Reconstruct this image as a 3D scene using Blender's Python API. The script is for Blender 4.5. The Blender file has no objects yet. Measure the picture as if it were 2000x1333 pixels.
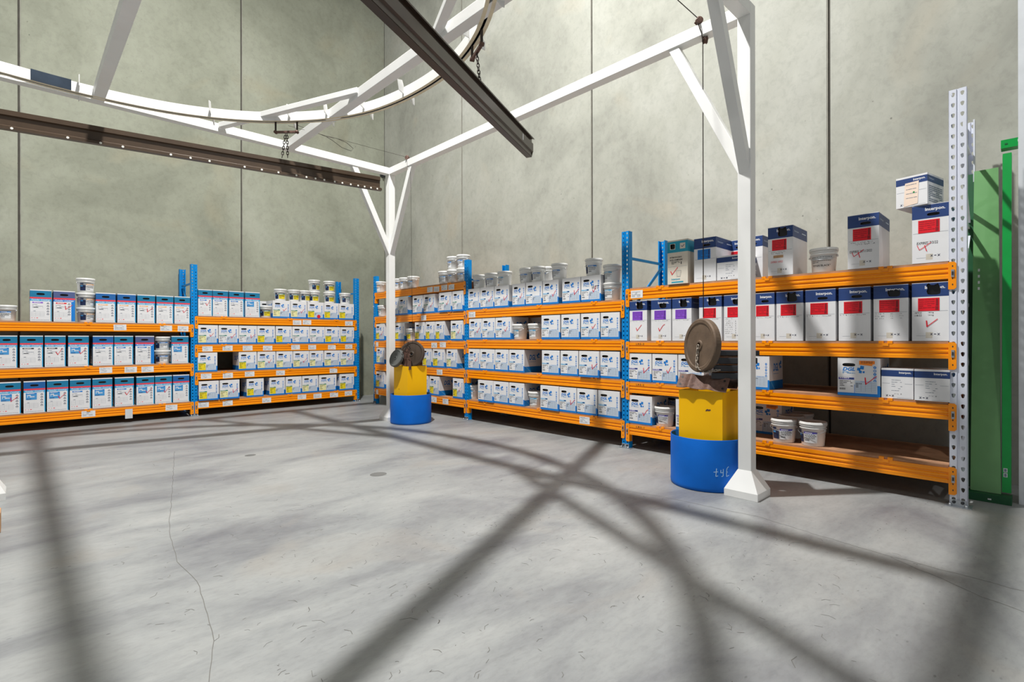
import bpy, math, random
from mathutils import Vector, Matrix
random.seed(4)
SC = bpy.context.scene
COL = SC.collection
PI = math.pi

# ---------------------------------------------------------------- camera
W_PX, H_PX = 2000.0, 1333.0
FPX, HOR, CAM_H, YAW, ROLL = 1003.47, 663.11, 1.2295, 46.053, 0.0019
cam = bpy.data.objects.new('camera', bpy.data.cameras.new('camera'))
COL.objects.link(cam)
cam.data.sensor_fit = 'HORIZONTAL'
cam.data.sensor_width = 36.0
cam.data.lens = 36.0 * FPX / W_PX
cam.data.shift_y = (HOR - H_PX / 2) / W_PX
cam.data.clip_start = 0.05
cam.data.clip_end = 200
cam.location = (0, 0, CAM_H)
cam.rotation_euler = (Matrix.Rotation(math.radians(YAW - 90), 3, 'Z') @ Matrix.Rotation(PI / 2, 3, 'X')
                      @ Matrix.Rotation(-ROLL, 3, 'Z')).to_euler()
SC.camera = cam

# ---------------------------------------------------------------- world, lights, exposure
SC.view_settings.view_transform = 'Standard'
SC.view_settings.look = 'None'
SC.view_settings.gamma = 1
SC.view_settings.use_curve_mapping = False
SC.view_settings.exposure = 0.15
wd = bpy.data.worlds.new('world'); SC.world = wd; wd.use_nodes = True
wd.node_tree.nodes['Background'].inputs[0].default_value = (0.93, 0.96, 1.0, 1)
wd.node_tree.nodes['Background'].inputs[1].default_value = 0.24

def lamp(name, loc, power, size, color=(1, 0.985, 0.955)):
    l = bpy.data.lights.new(name, 'AREA'); l.shape = 'DISK'; l.size = size; l.energy = power; l.color = color
    o = bpy.data.objects.new(name, l); COL.objects.link(o); o.location = loc
    return o
lamp('high_bay_or_fill_light', (1.31, 3.78, 9.63), 1190, 0.27)  # main high bay over the frame
lamp('high_bay_or_fill_light', (1.31, -4.6, 9.63), 150, 0.42)  # unseen weak lamp added behind the camera as fill
lamp('high_bay_or_fill_light', (-6.8, 3.78, 9.63), 150, 0.42)  # another unseen fill lamp, added far off to the left

# ---------------------------------------------------------------- helpers
def lin(c):
    return tuple(((v / 255) / 12.92 if v / 255 <= 0.04045 else ((v / 255 + 0.055) / 1.055) ** 2.4) for v in c) + (1,)

MATS = {}
def mat(name, rgb, rough=0.5, metal=0.0, var=0.06, scale=8.0, bump=0.0, bscale=40, spec=0.5):
    if name in MATS: return MATS[name]
    m = bpy.data.materials.new(name); m.use_nodes = True
    nt = m.node_tree; b = nt.nodes['Principled BSDF']
    tc = nt.nodes.new('ShaderNodeTexCoord')
    nz = nt.nodes.new('ShaderNodeTexNoise'); nz.inputs['Scale'].default_value = scale; nz.inputs['Detail'].default_value = 5
    nt.links.new(tc.outputs['Object'], nz.inputs['Vector'])
    cr = nt.nodes.new('ShaderNodeValToRGB'); c = lin(rgb)
    cr.color_ramp.elements[0].position = 0.3; cr.color_ramp.elements[1].position = 0.7
    cr.color_ramp.elements[0].color = tuple(v * (1 - var) for v in c[:3]) + (1,)
    cr.color_ramp.elements[1].color = tuple(min(1, v * (1 + var)) for v in c[:3]) + (1,)
    nt.links.new(nz.outputs['Fac'], cr.inputs['Fac']); nt.links.new(cr.outputs['Color'], b.inputs['Base Color'])
    b.inputs['Roughness'].default_value = rough; b.inputs['Metallic'].default_value = metal
    b.inputs['Specular IOR Level'].default_value = spec
    if bump:
        n2 = nt.nodes.new('ShaderNodeTexNoise'); n2.inputs['Scale'].default_value = bscale; n2.inputs['Detail'].default_value = 4
        nt.links.new(tc.outputs['Object'], n2.inputs['Vector'])
        bp = nt.nodes.new('ShaderNodeBump'); bp.inputs['Strength'].default_value = bump; bp.inputs['Distance'].default_value = 0.01
        nt.links.new(n2.outputs['Fac'], bp.inputs['Height']); nt.links.new(bp.outputs['Normal'], b.inputs['Normal'])
    MATS[name] = m
    return m

def concrete(name, base, dark, light, scale, stretch, rot, speck, rough, coord_off=0.0, speck_r=0.045):
    m = bpy.data.materials.new(name); m.use_nodes = True
    nt = m.node_tree; N = nt.nodes; L = nt.links; b = N['Principled BSDF']
    tc = N.new('ShaderNodeTexCoord'); mp = N.new('ShaderNodeMapping')
    mp.inputs['Rotation'].default_value = rot; mp.inputs['Scale'].default_value = stretch
    mp.inputs['Location'].default_value = (coord_off,) * 3
    L.new(tc.outputs['Object'], mp.inputs['Vector'])
    def noise(s, d, r=0.55, dist=0.0, src=mp):
        n = N.new('ShaderNodeTexNoise'); n.inputs['Scale'].default_value = s; n.inputs['Detail'].default_value = d
        n.inputs['Roughness'].default_value = r; n.inputs['Distortion'].default_value = dist
        L.new(src.outputs[0] if src is mp else src.outputs['Object'], n.inputs['Vector']); return n
    def ramp(src, stops):
        c = N.new('ShaderNodeValToRGB'); e = c.color_ramp.elements
        while len(e) < len(stops): e.new(0.5)
        for q, (p, col) in zip(e, stops): q.position = p; q.color = col
        L.new(src, c.inputs['Fac']); return c
    def mix(kind, a, bb, f):
        x = N.new('ShaderNodeMix'); x.data_type = 'RGBA'; x.blend_type = kind
        if isinstance(f, float): x.inputs[0].default_value = f
        else: L.new(f, x.inputs[0])
        for sock, v in ((x.inputs[6], a), (x.inputs[7], bb)):
            if isinstance(v, tuple): sock.default_value = v
            else: L.new(v, sock)
        return x.outputs[2]
    n1 = noise(scale, 7, 0.6, 0.6)
    c1 = ramp(n1.outputs['Fac'], [(0.30, lin(dark)), (0.5, lin(base)), (0.72, lin(light))])
    n2 = noise(scale * 9, 6, 0.65, 0.2)
    c2 = ramp(n2.outputs['Fac'], [(0.32, (0.86, 0.86, 0.86, 1)), (0.6, (1, 1, 1, 1))])
    col = mix('MULTIPLY', c1.outputs['Color'], c2.outputs['Color'], 0.6)
    # brown/warm stains
    n3 = noise(scale * 1.3, 3, 0.5, 1.2, tc)
    f3 = ramp(n3.outputs['Fac'], [(0.58, (0, 0, 0, 1)), (0.74, (0.6, 0.6, 0.6, 1))])
    warm = tuple(v * k for v, k in zip(lin(base)[:3], (1.06, 0.96, 0.87))) + (1,)
    col = mix('MIX', col, warm, f3.outputs['Color'])
    # scattered specks and scratches
    vo = N.new('ShaderNodeTexVoronoi'); vo.inputs['Scale'].default_value = speck
    L.new(mp.outputs[0], vo.inputs['Vector'])
    fs = ramp(vo.outputs['Distance'], [(speck_r, (1, 1, 1, 1)), (speck_r * 1.5, (0, 0, 0, 1))])
    # fine directional scuffing
    n5 = noise(scale * 26, 4, 0.7, 0.4); c5 = ramp(n5.outputs['Fac'], [(0.36, (0.80, 0.80, 0.80, 1)), (0.52, (1, 1, 1, 1))])
    col = mix('MULTIPLY', col, c5.outputs['Color'], 0.45)
    n4 = noise(scale * 2.5, 2, 0.5, 0, tc)
    f4 = ramp(n4.outputs['Fac'], [(0.52, (0, 0, 0, 1)), (0.66, (0.75, 0.75, 0.75, 1))])
    sp = mix('MULTIPLY', fs.outputs['Color'], f4.outputs['Color'], 1.0)
    col = mix('MIX', col, tuple(v * 0.42 for v in lin(dark)[:3]) + (1,), sp)
    L.new(col, b.inputs['Base Color'])
    b.inputs['Roughness'].default_value = rough
    bp = N.new('ShaderNodeBump'); bp.inputs['Strength'].default_value = 0.12; bp.inputs['Distance'].default_value = 0.01
    L.new(n2.outputs['Fac'], bp.inputs['Height']); L.new(bp.outputs['Normal'], b.inputs['Normal'])
    return m

class MB:
    """collects faces and links them as one mesh object"""
    def __init__(s): s.v = []; s.f = []; s.m = []; s.mats = []; s.sm = []
    def mi(s, m):
        if m not in s.mats: s.mats.append(m)
        return s.mats.index(m)
    def face(s, pts, m, smooth=False):
        k = len(s.v); s.v += [tuple(p) for p in pts]; s.f.append(tuple(range(k, k + len(pts)))); s.m.append(s.mi(m)); s.sm.append(smooth)
    def raw(s, vs, fs, m, smooth=False):
        k = len(s.v); s.v += [tuple(p) for p in vs]
        for f in fs: s.f.append(tuple(i + k for i in f)); s.m.append(s.mi(m)); s.sm.append(smooth)
    def box(s, x0, x1, y0, y1, z0, z1, m, M=None):
        vs = [(x0, y0, z0), (x1, y0, z0), (x1, y1, z0), (x0, y1, z0), (x0, y0, z1), (x1, y0, z1), (x1, y1, z1), (x0, y1, z1)]
        if M: vs = [tuple(M @ Vector(p)) for p in vs]
        s.raw(vs, [(0, 3, 2, 1), (4, 5, 6, 7), (0, 1, 5, 4), (1, 2, 6, 5), (2, 3, 7, 6), (3, 0, 4, 7)], m)
    def bar(s, a, b, w, h, m, up=(0, 0, 1)):
        a = Vector(a); b = Vector(b); d = (b - a); L = d.length; d.normalize()
        u = Vector(up)
        if abs(d.dot(u)) > 0.98: u = Vector((1, 0, 0))
        x = d.cross(u).normalized(); z = x.cross(d).normalized()
        R = Matrix((x, d, z)).transposed().to_4x4(); R.translation = a
        s.box(-w / 2, w / 2, 0, L, -h / 2, h / 2, m, R)
    def ring(s, profile, path, m, closed=False, mfun=None, smooth=False, caps=True):
        """profile: closed 2D list; path: list of (origin, xaxis, yaxis)"""
        n = len(profile); k = len(s.v)
        for o, ax, ay in path:
            for (a, b) in profile: s.v.append(tuple(o + ax * a + ay * b))
        P = len(path)
        for i in range(P if closed else P - 1):
            j = (i + 1) % P
            for q in range(n):
                r = (q + 1) % n
                s.f.append((k + i * n + q, k + i * n + r, k + j * n + r, k + j * n + q))
                s.m.append(s.mi(mfun(q) if mfun else m)); s.sm.append(smooth)
        if not closed and caps:
            s.f.append(tuple(k + q for q in range(n))[::-1]); s.m.append(s.mi(m)); s.sm.append(False)
            s.f.append(tuple(k + (P - 1) * n + q for q in range(n))); s.m.append(s.mi(m)); s.sm.append(False)
    def tube(s, pts, r, m, n=8, closed=False):
        pts = [Vector(p) for p in pts]; path = []
        P = len(pts); up = Vector((0.13, 0.21, 0.97)).normalized()
        for i, p in enumerate(pts):
            if closed: t = pts[(i + 1) % P] - pts[i - 1]
            else: t = pts[min(i + 1, P - 1)] - pts[max(i - 1, 0)]
            t.normalize()
            if abs(t.dot(up)) > 0.99: up = Vector((1, 0.1, 0)).normalized()
            x = t.cross(up).normalized(); y = x.cross(t).normalized(); up = y
            path.append((p, x, y))
        prof = [(r * math.cos(2 * PI * q / n), r * math.sin(2 * PI * q / n)) for q in range(n)]
        s.ring(prof, path, m, closed, smooth=True)
    def lathe(s, prof, m, c=(0, 0, 0), n=32, M=None, mfun=None, smooth=True):
        k = len(s.v)
        for (r, z) in prof:
            for q in range(n):
                a = 2 * PI * q / n; p = Vector((c[0] + r * math.cos(a), c[1] + r * math.sin(a), c[2] + z))
                if M: p = M @ p
                s.v.append(tuple(p))
        for i in range(len(prof) - 1):
            for q in range(n):
                r = (q + 1) % n
                s.f.append((k + i * n + q, k + i * n + r, k + (i + 1) * n + r, k + (i + 1) * n + q)); s.m.append(s.mi(mfun(i) if mfun else m)); s.sm.append(smooth)
    def mesh(s, name):
        me = bpy.data.meshes.new(name); me.from_pydata(s.v, [], s.f)
        for x in s.mats: me.materials.append(x)
        me.polygons.foreach_set('material_index', s.m); me.polygons.foreach_set('use_smooth', s.sm)
        me.validate(); me.update()
        return me
    def build(s, name, parent=None, loc=None, rotz=None):
        return link(name, s.mesh(name), parent, loc, rotz)

def link(name, data, parent=None, loc=None, rotz=None):
    o = bpy.data.objects.new(name, data); COL.objects.link(o)
    if parent: o.parent = parent
    if loc is not None: o.location = loc
    if rotz is not None: o.rotation_euler = (0, 0, rotz)
    return o
def tag(o, label=None, cat=None, group=None, kind=None):
    if label: o['label'] = label
    if cat: o['category'] = cat
    if group: o['group'] = group
    if kind: o['kind'] = kind
    return o
def empty(name, loc=(0, 0, 0), rotz=0):
    o = bpy.data.objects.new(name, None); COL.objects.link(o); o.location = loc; o.rotation_euler = (0, 0, rotz)
    o.empty_display_size = 0.1
    return o
def bevel(o, w, seg=2):
    md = o.modifiers.new('bevel', 'BEVEL'); md.width = w; md.segments = seg; md.limit_method = 'ANGLE'; md.angle_limit = math.radians(40)
    return o

_font = {}
def glyphs(text, shear=0.0, bold=0.0):
    k = (text, shear, bold)
    if k in _font: return _font[k]
    cu = bpy.data.curves.new('lettering', 'FONT'); cu.body = text; cu.size = 1.0; cu.shear = shear; cu.offset = bold; cu.resolution_u = 2
    ob = bpy.data.objects.new('lettering', cu); COL.objects.link(ob)
    dg = bpy.context.evaluated_depsgraph_get(); dg.update()
    me = bpy.data.meshes.new_from_object(ob.evaluated_get(dg))
    vs = [(v.co.x, v.co.y) for v in me.vertices]; fs = [tuple(p.vertices) for p in me.polygons]
    bpy.data.objects.remove(ob); bpy.data.meshes.remove(me); bpy.data.curves.remove(cu)
    xs = [v[0] for v in vs]; ys = [v[1] for v in vs]
    r = (vs, fs, min(xs), max(xs), min(ys), max(ys)); _font[k] = r
    return r

class Face2D:
    """draws printing on a plane: origin top-left, u right, v down, out = towards the reader"""
    def __init__(s, mb, org, ux, vy, out, w, h, keep=None):
        s.mb = mb; s.o = Vector(org); s.u = Vector(ux); s.vd = Vector(vy); s.n = Vector(out); s.w = w; s.h = h; s.keep = keep
    def P(s, a, b, lay): return s.o + s.u * a * s.w + s.vd * b * s.h + s.n * (0.0005 * lay)
    def poly(s, pts, m, lay=1):
        if s.keep:
            ca = sum(p[0] for p in pts) / len(pts); cb = sum(p[1] for p in pts) / len(pts)
            if not s.keep(ca, cb): return
        s.mb.face([s.P(a, b, lay) for a, b in pts], m)
    def rect(s, a0, a1, b0, b1, m, lay=1): s.poly([(a0, b1), (a1, b1), (a1, b0), (a0, b0)], m, lay)
    def disc(s, a, b, r, m, lay=1, n=10):
        s.poly([(a + r * math.cos(-2 * PI * q / n), b + r * s.w / s.h * math.sin(-2 * PI * q / n)) for q in range(n)][::-1], m, lay)
    def text(s, t, a0, a1, b0, b1, m, lay=2, shear=0.0, bold=0.0):
        vs, fs, x0, x1, y0, y1 = glyphs(t, shear, bold)
        pt = [(a0 + (x - x0) / (x1 - x0) * (a1 - a0), b1 - (y - y0) / (y1 - y0) * (b1 - b0)) for x, y in vs]
        for f in fs:
            if len(f) >= 3: s.poly([pt[i] for i in f], m, lay)
    def lines(s, a0, a1, b0, b1, n, m, lay=2, seed=1, fill=0.45):
        rg = random.Random(seed); st = (b1 - b0) / n
        for i in range(n):
            a = a0
            while a < a1 - 0.01:
                l = rg.uniform(0.03, 0.12) * (a1 - a0) / 0.3; e = min(a + l, a1)
                if rg.random() < 0.85: s.rect(a, e, b0 + i * st, b0 + (i + fill) * st, m, lay)
                a = e + 0.012
                if rg.random() < 0.15: break
    def stroke(s, pts, w, m, lay=3):
        for (p, q) in zip(pts, pts[1:]):
            dx = (q[0] - p[0]) * s.w; dy = (q[1] - p[1]) * s.h; L = math.hypot(dx, dy) or 1
            nx = -dy / L * w / 2 / s.w; ny = dx / L * w / 2 / s.h
            s.poly([(p[0] + nx, p[1] + ny), (q[0] + nx, q[1] + ny), (q[0] - nx, q[1] - ny), (p[0] - nx, p[1] - ny)][::-1], m, lay)
    def scribble(s, a0, a1, b, h, m, seed=1, w=0.0016, lay=3):
        rg = random.Random(seed); a = a0
        while a < a1:
            pts = []
            for q in range(rg.randint(3, 5)):
                pts.append((a + rg.uniform(0, 0.035), b + rg.uniform(-h / 2, h / 2)))
            s.stroke(pts, w, m, lay); a += rg.choice((0.04, 0.045, 0.05, 0.09))

# ---------------------------------------------------------------- materials
WHITE = mat('white_card', (226, 226, 228), 0.7, var=0.03)
CREAMC = mat('aged_card', (214, 206, 192), 0.75, var=0.05)
BLUE = mat('print_blue', (0, 122, 208), 0.55, var=0.03)
BLUEL = mat('print_light_blue', (70, 150, 210), 0.55, var=0.03)
BLUEP = mat('print_pale_blue', (196, 210, 226), 0.6, var=0.03)
GREYP = mat('print_grey', (120, 130, 145), 0.6)
INK = mat('print_black', (36, 38, 44), 0.6)
RED = mat('print_red', (222, 20, 44), 0.5)
REDL = mat('label_red', (225, 12, 34), 0.45)
STRIPE = mat('stripe_red', (232, 62, 72), 0.5)
NAVY = mat('print_navy', (34, 62, 118), 0.45, var=0.12, scale=14)
NAVYD = mat('print_dark_navy', (24, 38, 74), 0.5)
TEAL = mat('print_teal', (14, 118, 160), 0.5, var=0.08)
TEALB = mat('print_teal_blue', (22, 96, 164), 0.5, var=0.08)
SLATE = mat('print_slate', (78, 92, 138), 0.5, var=0.08)
CYAN = mat('print_cyan', (30, 160, 214), 0.5)
TURQ = mat('print_turquoise', (20, 150, 180), 0.5)
YEL = mat('label_yellow', (236, 214, 30), 0.5)
YELP = mat('label_pale_yellow', (236, 232, 172), 0.5)
GREENH = mat('label_green', (30, 128, 112), 0.5)
VIOL = mat('label_violet', (72, 60, 160), 0.5)
PURP = mat('label_purple', (134, 74, 200), 0.5)
ORNG = mat('label_orange', (240, 180, 120), 0.5)
ORNGS = mat('sticker_orange', (255, 138, 30), 0.5)
BEIGE = mat('note_beige', (240, 218, 200), 0.7)
GREEND = mat('dot_green', (20, 140, 70), 0.5)
BROWNC = mat('torn_card', (176, 140, 104), 0.9, var=0.15, scale=60)
BAG = mat('black_liner', (14, 14, 16), 0.35)
TAPE = mat('packing_tape', (208, 200, 186), 0.3)
PLAST = mat('white_plastic', (232, 232, 230), 0.28, var=0.02)
PLASTG = mat('grey_plastic', (196, 198, 198), 0.3, var=0.02)
ORANGE = mat('rack_orange', (255, 150, 0), 0.3, var=0.05, scale=5, spec=0.5)
RBLUE = mat('rack_blue', (0, 136, 212), 0.42, var=0.06, spec=0.3)
RGREY = mat('rack_pale_grey', (216, 220, 232), 0.35, var=0.03)
GALV = mat('galvanised_steel', (178, 184, 190), 0.35, metal=0.7, var=0.1, scale=30)
PLY = mat('shelf_board', (176, 132, 100), 0.8, var=0.16, scale=9, bump=0.2)
PAPER = mat('paper', (226, 228, 230), 0.7, var=0.02)
STEELW = mat('white_painted_steel', (236, 236, 234), 0.4, var=0.03, scale=4)
CREAM = mat('cream_painted_steel', (226, 214, 184), 0.45, var=0.12, scale=12)
SPLICE = mat('blued_steel', (48, 60, 74), 0.3, metal=0.5, var=0.2)
BRONZE = mat('brown_painted_steel', (74, 59, 45), 0.38, metal=0.15, var=0.12, scale=6, spec=0.6)
BRONZED = mat('dark_brown_steel', (64, 52, 42), 0.45, metal=0.1, var=0.15)
RUSTY = mat('rusty_brown_steel', (98, 72, 62), 0.6, metal=0.2, var=0.25, scale=40, bump=0.3)
CHAINM = mat('dark_chain', (58, 50, 46), 0.5, metal=0.5, var=0.3, scale=60)
CHAINL = mat('pale_chain', (170, 160, 148), 0.5, metal=0.4, var=0.2, scale=60)
RUBBER = mat('grey_rubber', (92, 94, 92), 0.75, var=0.1)
DISCM = mat('rusty_iron', (104, 86, 70), 0.65, metal=0.2, var=0.2, scale=10, bump=0.2)
DARKST = mat('dark_steel', (58, 60, 64), 0.45, metal=0.4, var=0.15)
YBOX = mat('yellow_paint', (255, 192, 0), 0.45, var=0.05, scale=3, spec=0.3)
BRONZE2 = mat('dark_brown_painted_steel', (62, 50, 40), 0.33, metal=0.15, var=0.15, scale=5, spec=0.6)
DRUM = mat('drum_blue', (0, 96, 190), 0.5, var=0.14, scale=3, spec=0.25)
GREENP = mat('pale_green_paint', (110, 162, 104), 0.35, var=0.06)
GREENB = mat('bright_green_paint', (0, 156, 66), 0.35, var=0.06)
GREENK = mat('dark_green_paint', (20, 84, 48), 0.4, var=0.1)
COLG = mat('pale_grey_steel', (206, 210, 214), 0.45)
TIMB = mat('timber', (196, 152, 112), 0.75, var=0.15, scale=14)
JOINT = mat('joint_sealant', (74, 71, 64), 0.8, var=0.15)
JOINTL = mat('joint_filler', (150, 148, 138), 0.8, var=0.15)
CRACK = mat('floor_crack', (112, 110, 106), 0.9)
PATCH = mat('floor_patch', (104, 104, 102), 0.8)
FLOORM = concrete('floor_concrete', (148, 150, 150), (116, 117, 121), (168, 169, 167), 0.85, (0.85, 1.9, 1), (0, 0, 0.15), 13, 0.42, 0.0, 0.08)
WALLM = concrete('wall_concrete', (172, 173, 163), (148, 149, 140), (187, 188, 180), 0.55, (1, 1, 0.85), (0.4, 0.3, 0), 7, 0.85, 3.3)
WALLM2 = concrete('wall_concrete_greenish_dimmed', (156, 159, 143), (132, 135, 120), (171, 174, 159), 0.55, (1, 1, 0.85), (0.4, 0.3, 0), 7, 0.85, 3.3)  # same concrete, greener, with the left wall's weaker light put in the colour
ROOFM = mat('roof_sheet', (186, 188, 188), 0.6)

# ---------------------------------------------------------------- room shell
YW, XW, WH, PW = 10.417, 6.03, 9.9, 3.0
fl = MB()
fl.face([(-14, -12, 0), (XW + 0.2, -12, 0), (XW + 0.2, YW + 0.2, 0), (-14, YW + 0.2, 0)], FLOORM)
def ribbon(pts, w, m, z=0.0008):
    for i in range(len(pts) - 1):
        a = Vector(pts[i]); b = Vector(pts[i + 1]); d = (b - a); n = Vector((-d.y, d.x)).normalized() * w / 2
        fl.face([(a.x - n.x, a.y - n.y, z), (b.x - n.x, b.y - n.y, z), (b.x + n.x, b.y + n.y, z), (a.x + n.x, a.y + n.y, z)], m)
def wander(pts, step, amp, seed):
    rg = random.Random(seed); out = []
    for a, b in zip(pts, pts[1:]):
        n = max(1, int(math.dist(a, b) / step))
        for i in range(n):
            t = i / n; out.append((a[0] + (b[0] - a[0]) * t + rg.uniform(-amp, amp), a[1] + (b[1] - a[1]) * t + rg.uniform(-amp, amp)))
    return out + [pts[-1]]
ribbon(wander([(3.28, 3.35), (3.45, 2.75), (3.606, 2.118), (3.683, 1.374), (3.553, 0.699), (3.52, 0.069), (3.4, -0.7)], 0.05, 0.008, 3), 0.003, CRACK)
ribbon(wander([(3.53, 0.6), (3.3, 0.2), (3.1, -0.3)], 0.05, 0.008, 5), 0.003, CRACK)
ribbon(wander([(1.248, 6.652), (0.899, 4.881), (0.70, 3.9), (0.64, 3.34), (0.66, 3.0), (0.633, 2.763), (0.577, 2.358), (0.493, 2.079), (0.42, 1.85)], 0.07, 0.004, 6), 0.003, CRACK)
for (x, y, r) in ((2.372, 4.22, 0.07), (1.786, 5.866, 0.05)):
    fl.face([(x + r * math.cos(a * PI / 8) * 1.1, y + r * math.sin(a * PI / 8), 0.0009) for a in range(16)], PATCH)
CHIP = mat('floor_scuff', (108, 106, 102), 0.9)
rg = random.Random(11)
for i in range(700):
    if i < 520: x, y = rg.uniform(0.3, 3.6), rg.uniform(0.4, 4.0)
    else: x, y = rg.uniform(0.2, 4.4), rg.uniform(3.5, 8.5)
    a = rg.uniform(0, PI) * 0.6 + (0.2 if rg.random() < .6 else 1.6); l = rg.uniform(0.006, 0.03) * (1.6 if rg.random() < .15 else 1)
    b0 = (x + l * math.cos(a), y + l * math.sin(a)); c0 = (x + 2 * l * math.cos(a + .4), y + 2 * l * math.sin(a + .4))
    ribbon([(x, y), b0, c0] if rg.random() < .4 else [(x, y), b0], rg.uniform(0.0012, 0.003), CHIP, 0.0007)
tag(fl.build('floor'), kind='structure')

def wall(name, axis, fixed, joints, lo, hi):
    w = MB(); g = 0.017; edges = [lo] + joints + [hi]
    for i in range(len(edges) - 1):
        a = edges[i] + (g if i else 0); b = edges[i + 1] - (g if i < len(edges) - 2 else 0)
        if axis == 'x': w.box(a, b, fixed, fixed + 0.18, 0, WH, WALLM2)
        else: w.box(fixed, fixed + 0.18, a, b, 0, WH, WALLM)
    for j in joints:
        for (d0, d1, dep, m) in ((-g, g * 0.4, 0.02, JOINT), (g * 0.4, g, 0.005, JOINTL)):
            if axis == 'x': w.box(j + d0, j + d1, fixed + dep, fixed + 0.17, 0, WH, m)
            else: w.box(fixed + dep, fixed + 0.17, j + d0, j + d1, 0, WH, m)
    return tag(w.build(name), kind='structure')
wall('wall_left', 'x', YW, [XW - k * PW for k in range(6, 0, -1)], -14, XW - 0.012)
wall('wall_right', 'y', XW, [7.606 - 3.03 * k for k in range(6, -1, -1)], -12, YW + 0.18)
cj = MB(); cj.box(XW - 0.012, XW, YW + 0.004, YW + 0.05, 0, WH, JOINT)
tag(cj.build('trim_1'), kind='structure')
ce = MB(); ce.box(-14, XW + 0.2, -12, YW + 0.2, WH, WH + 0.1, ROOFM)
tag(ce.build('ceiling'), kind='structure')

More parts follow.
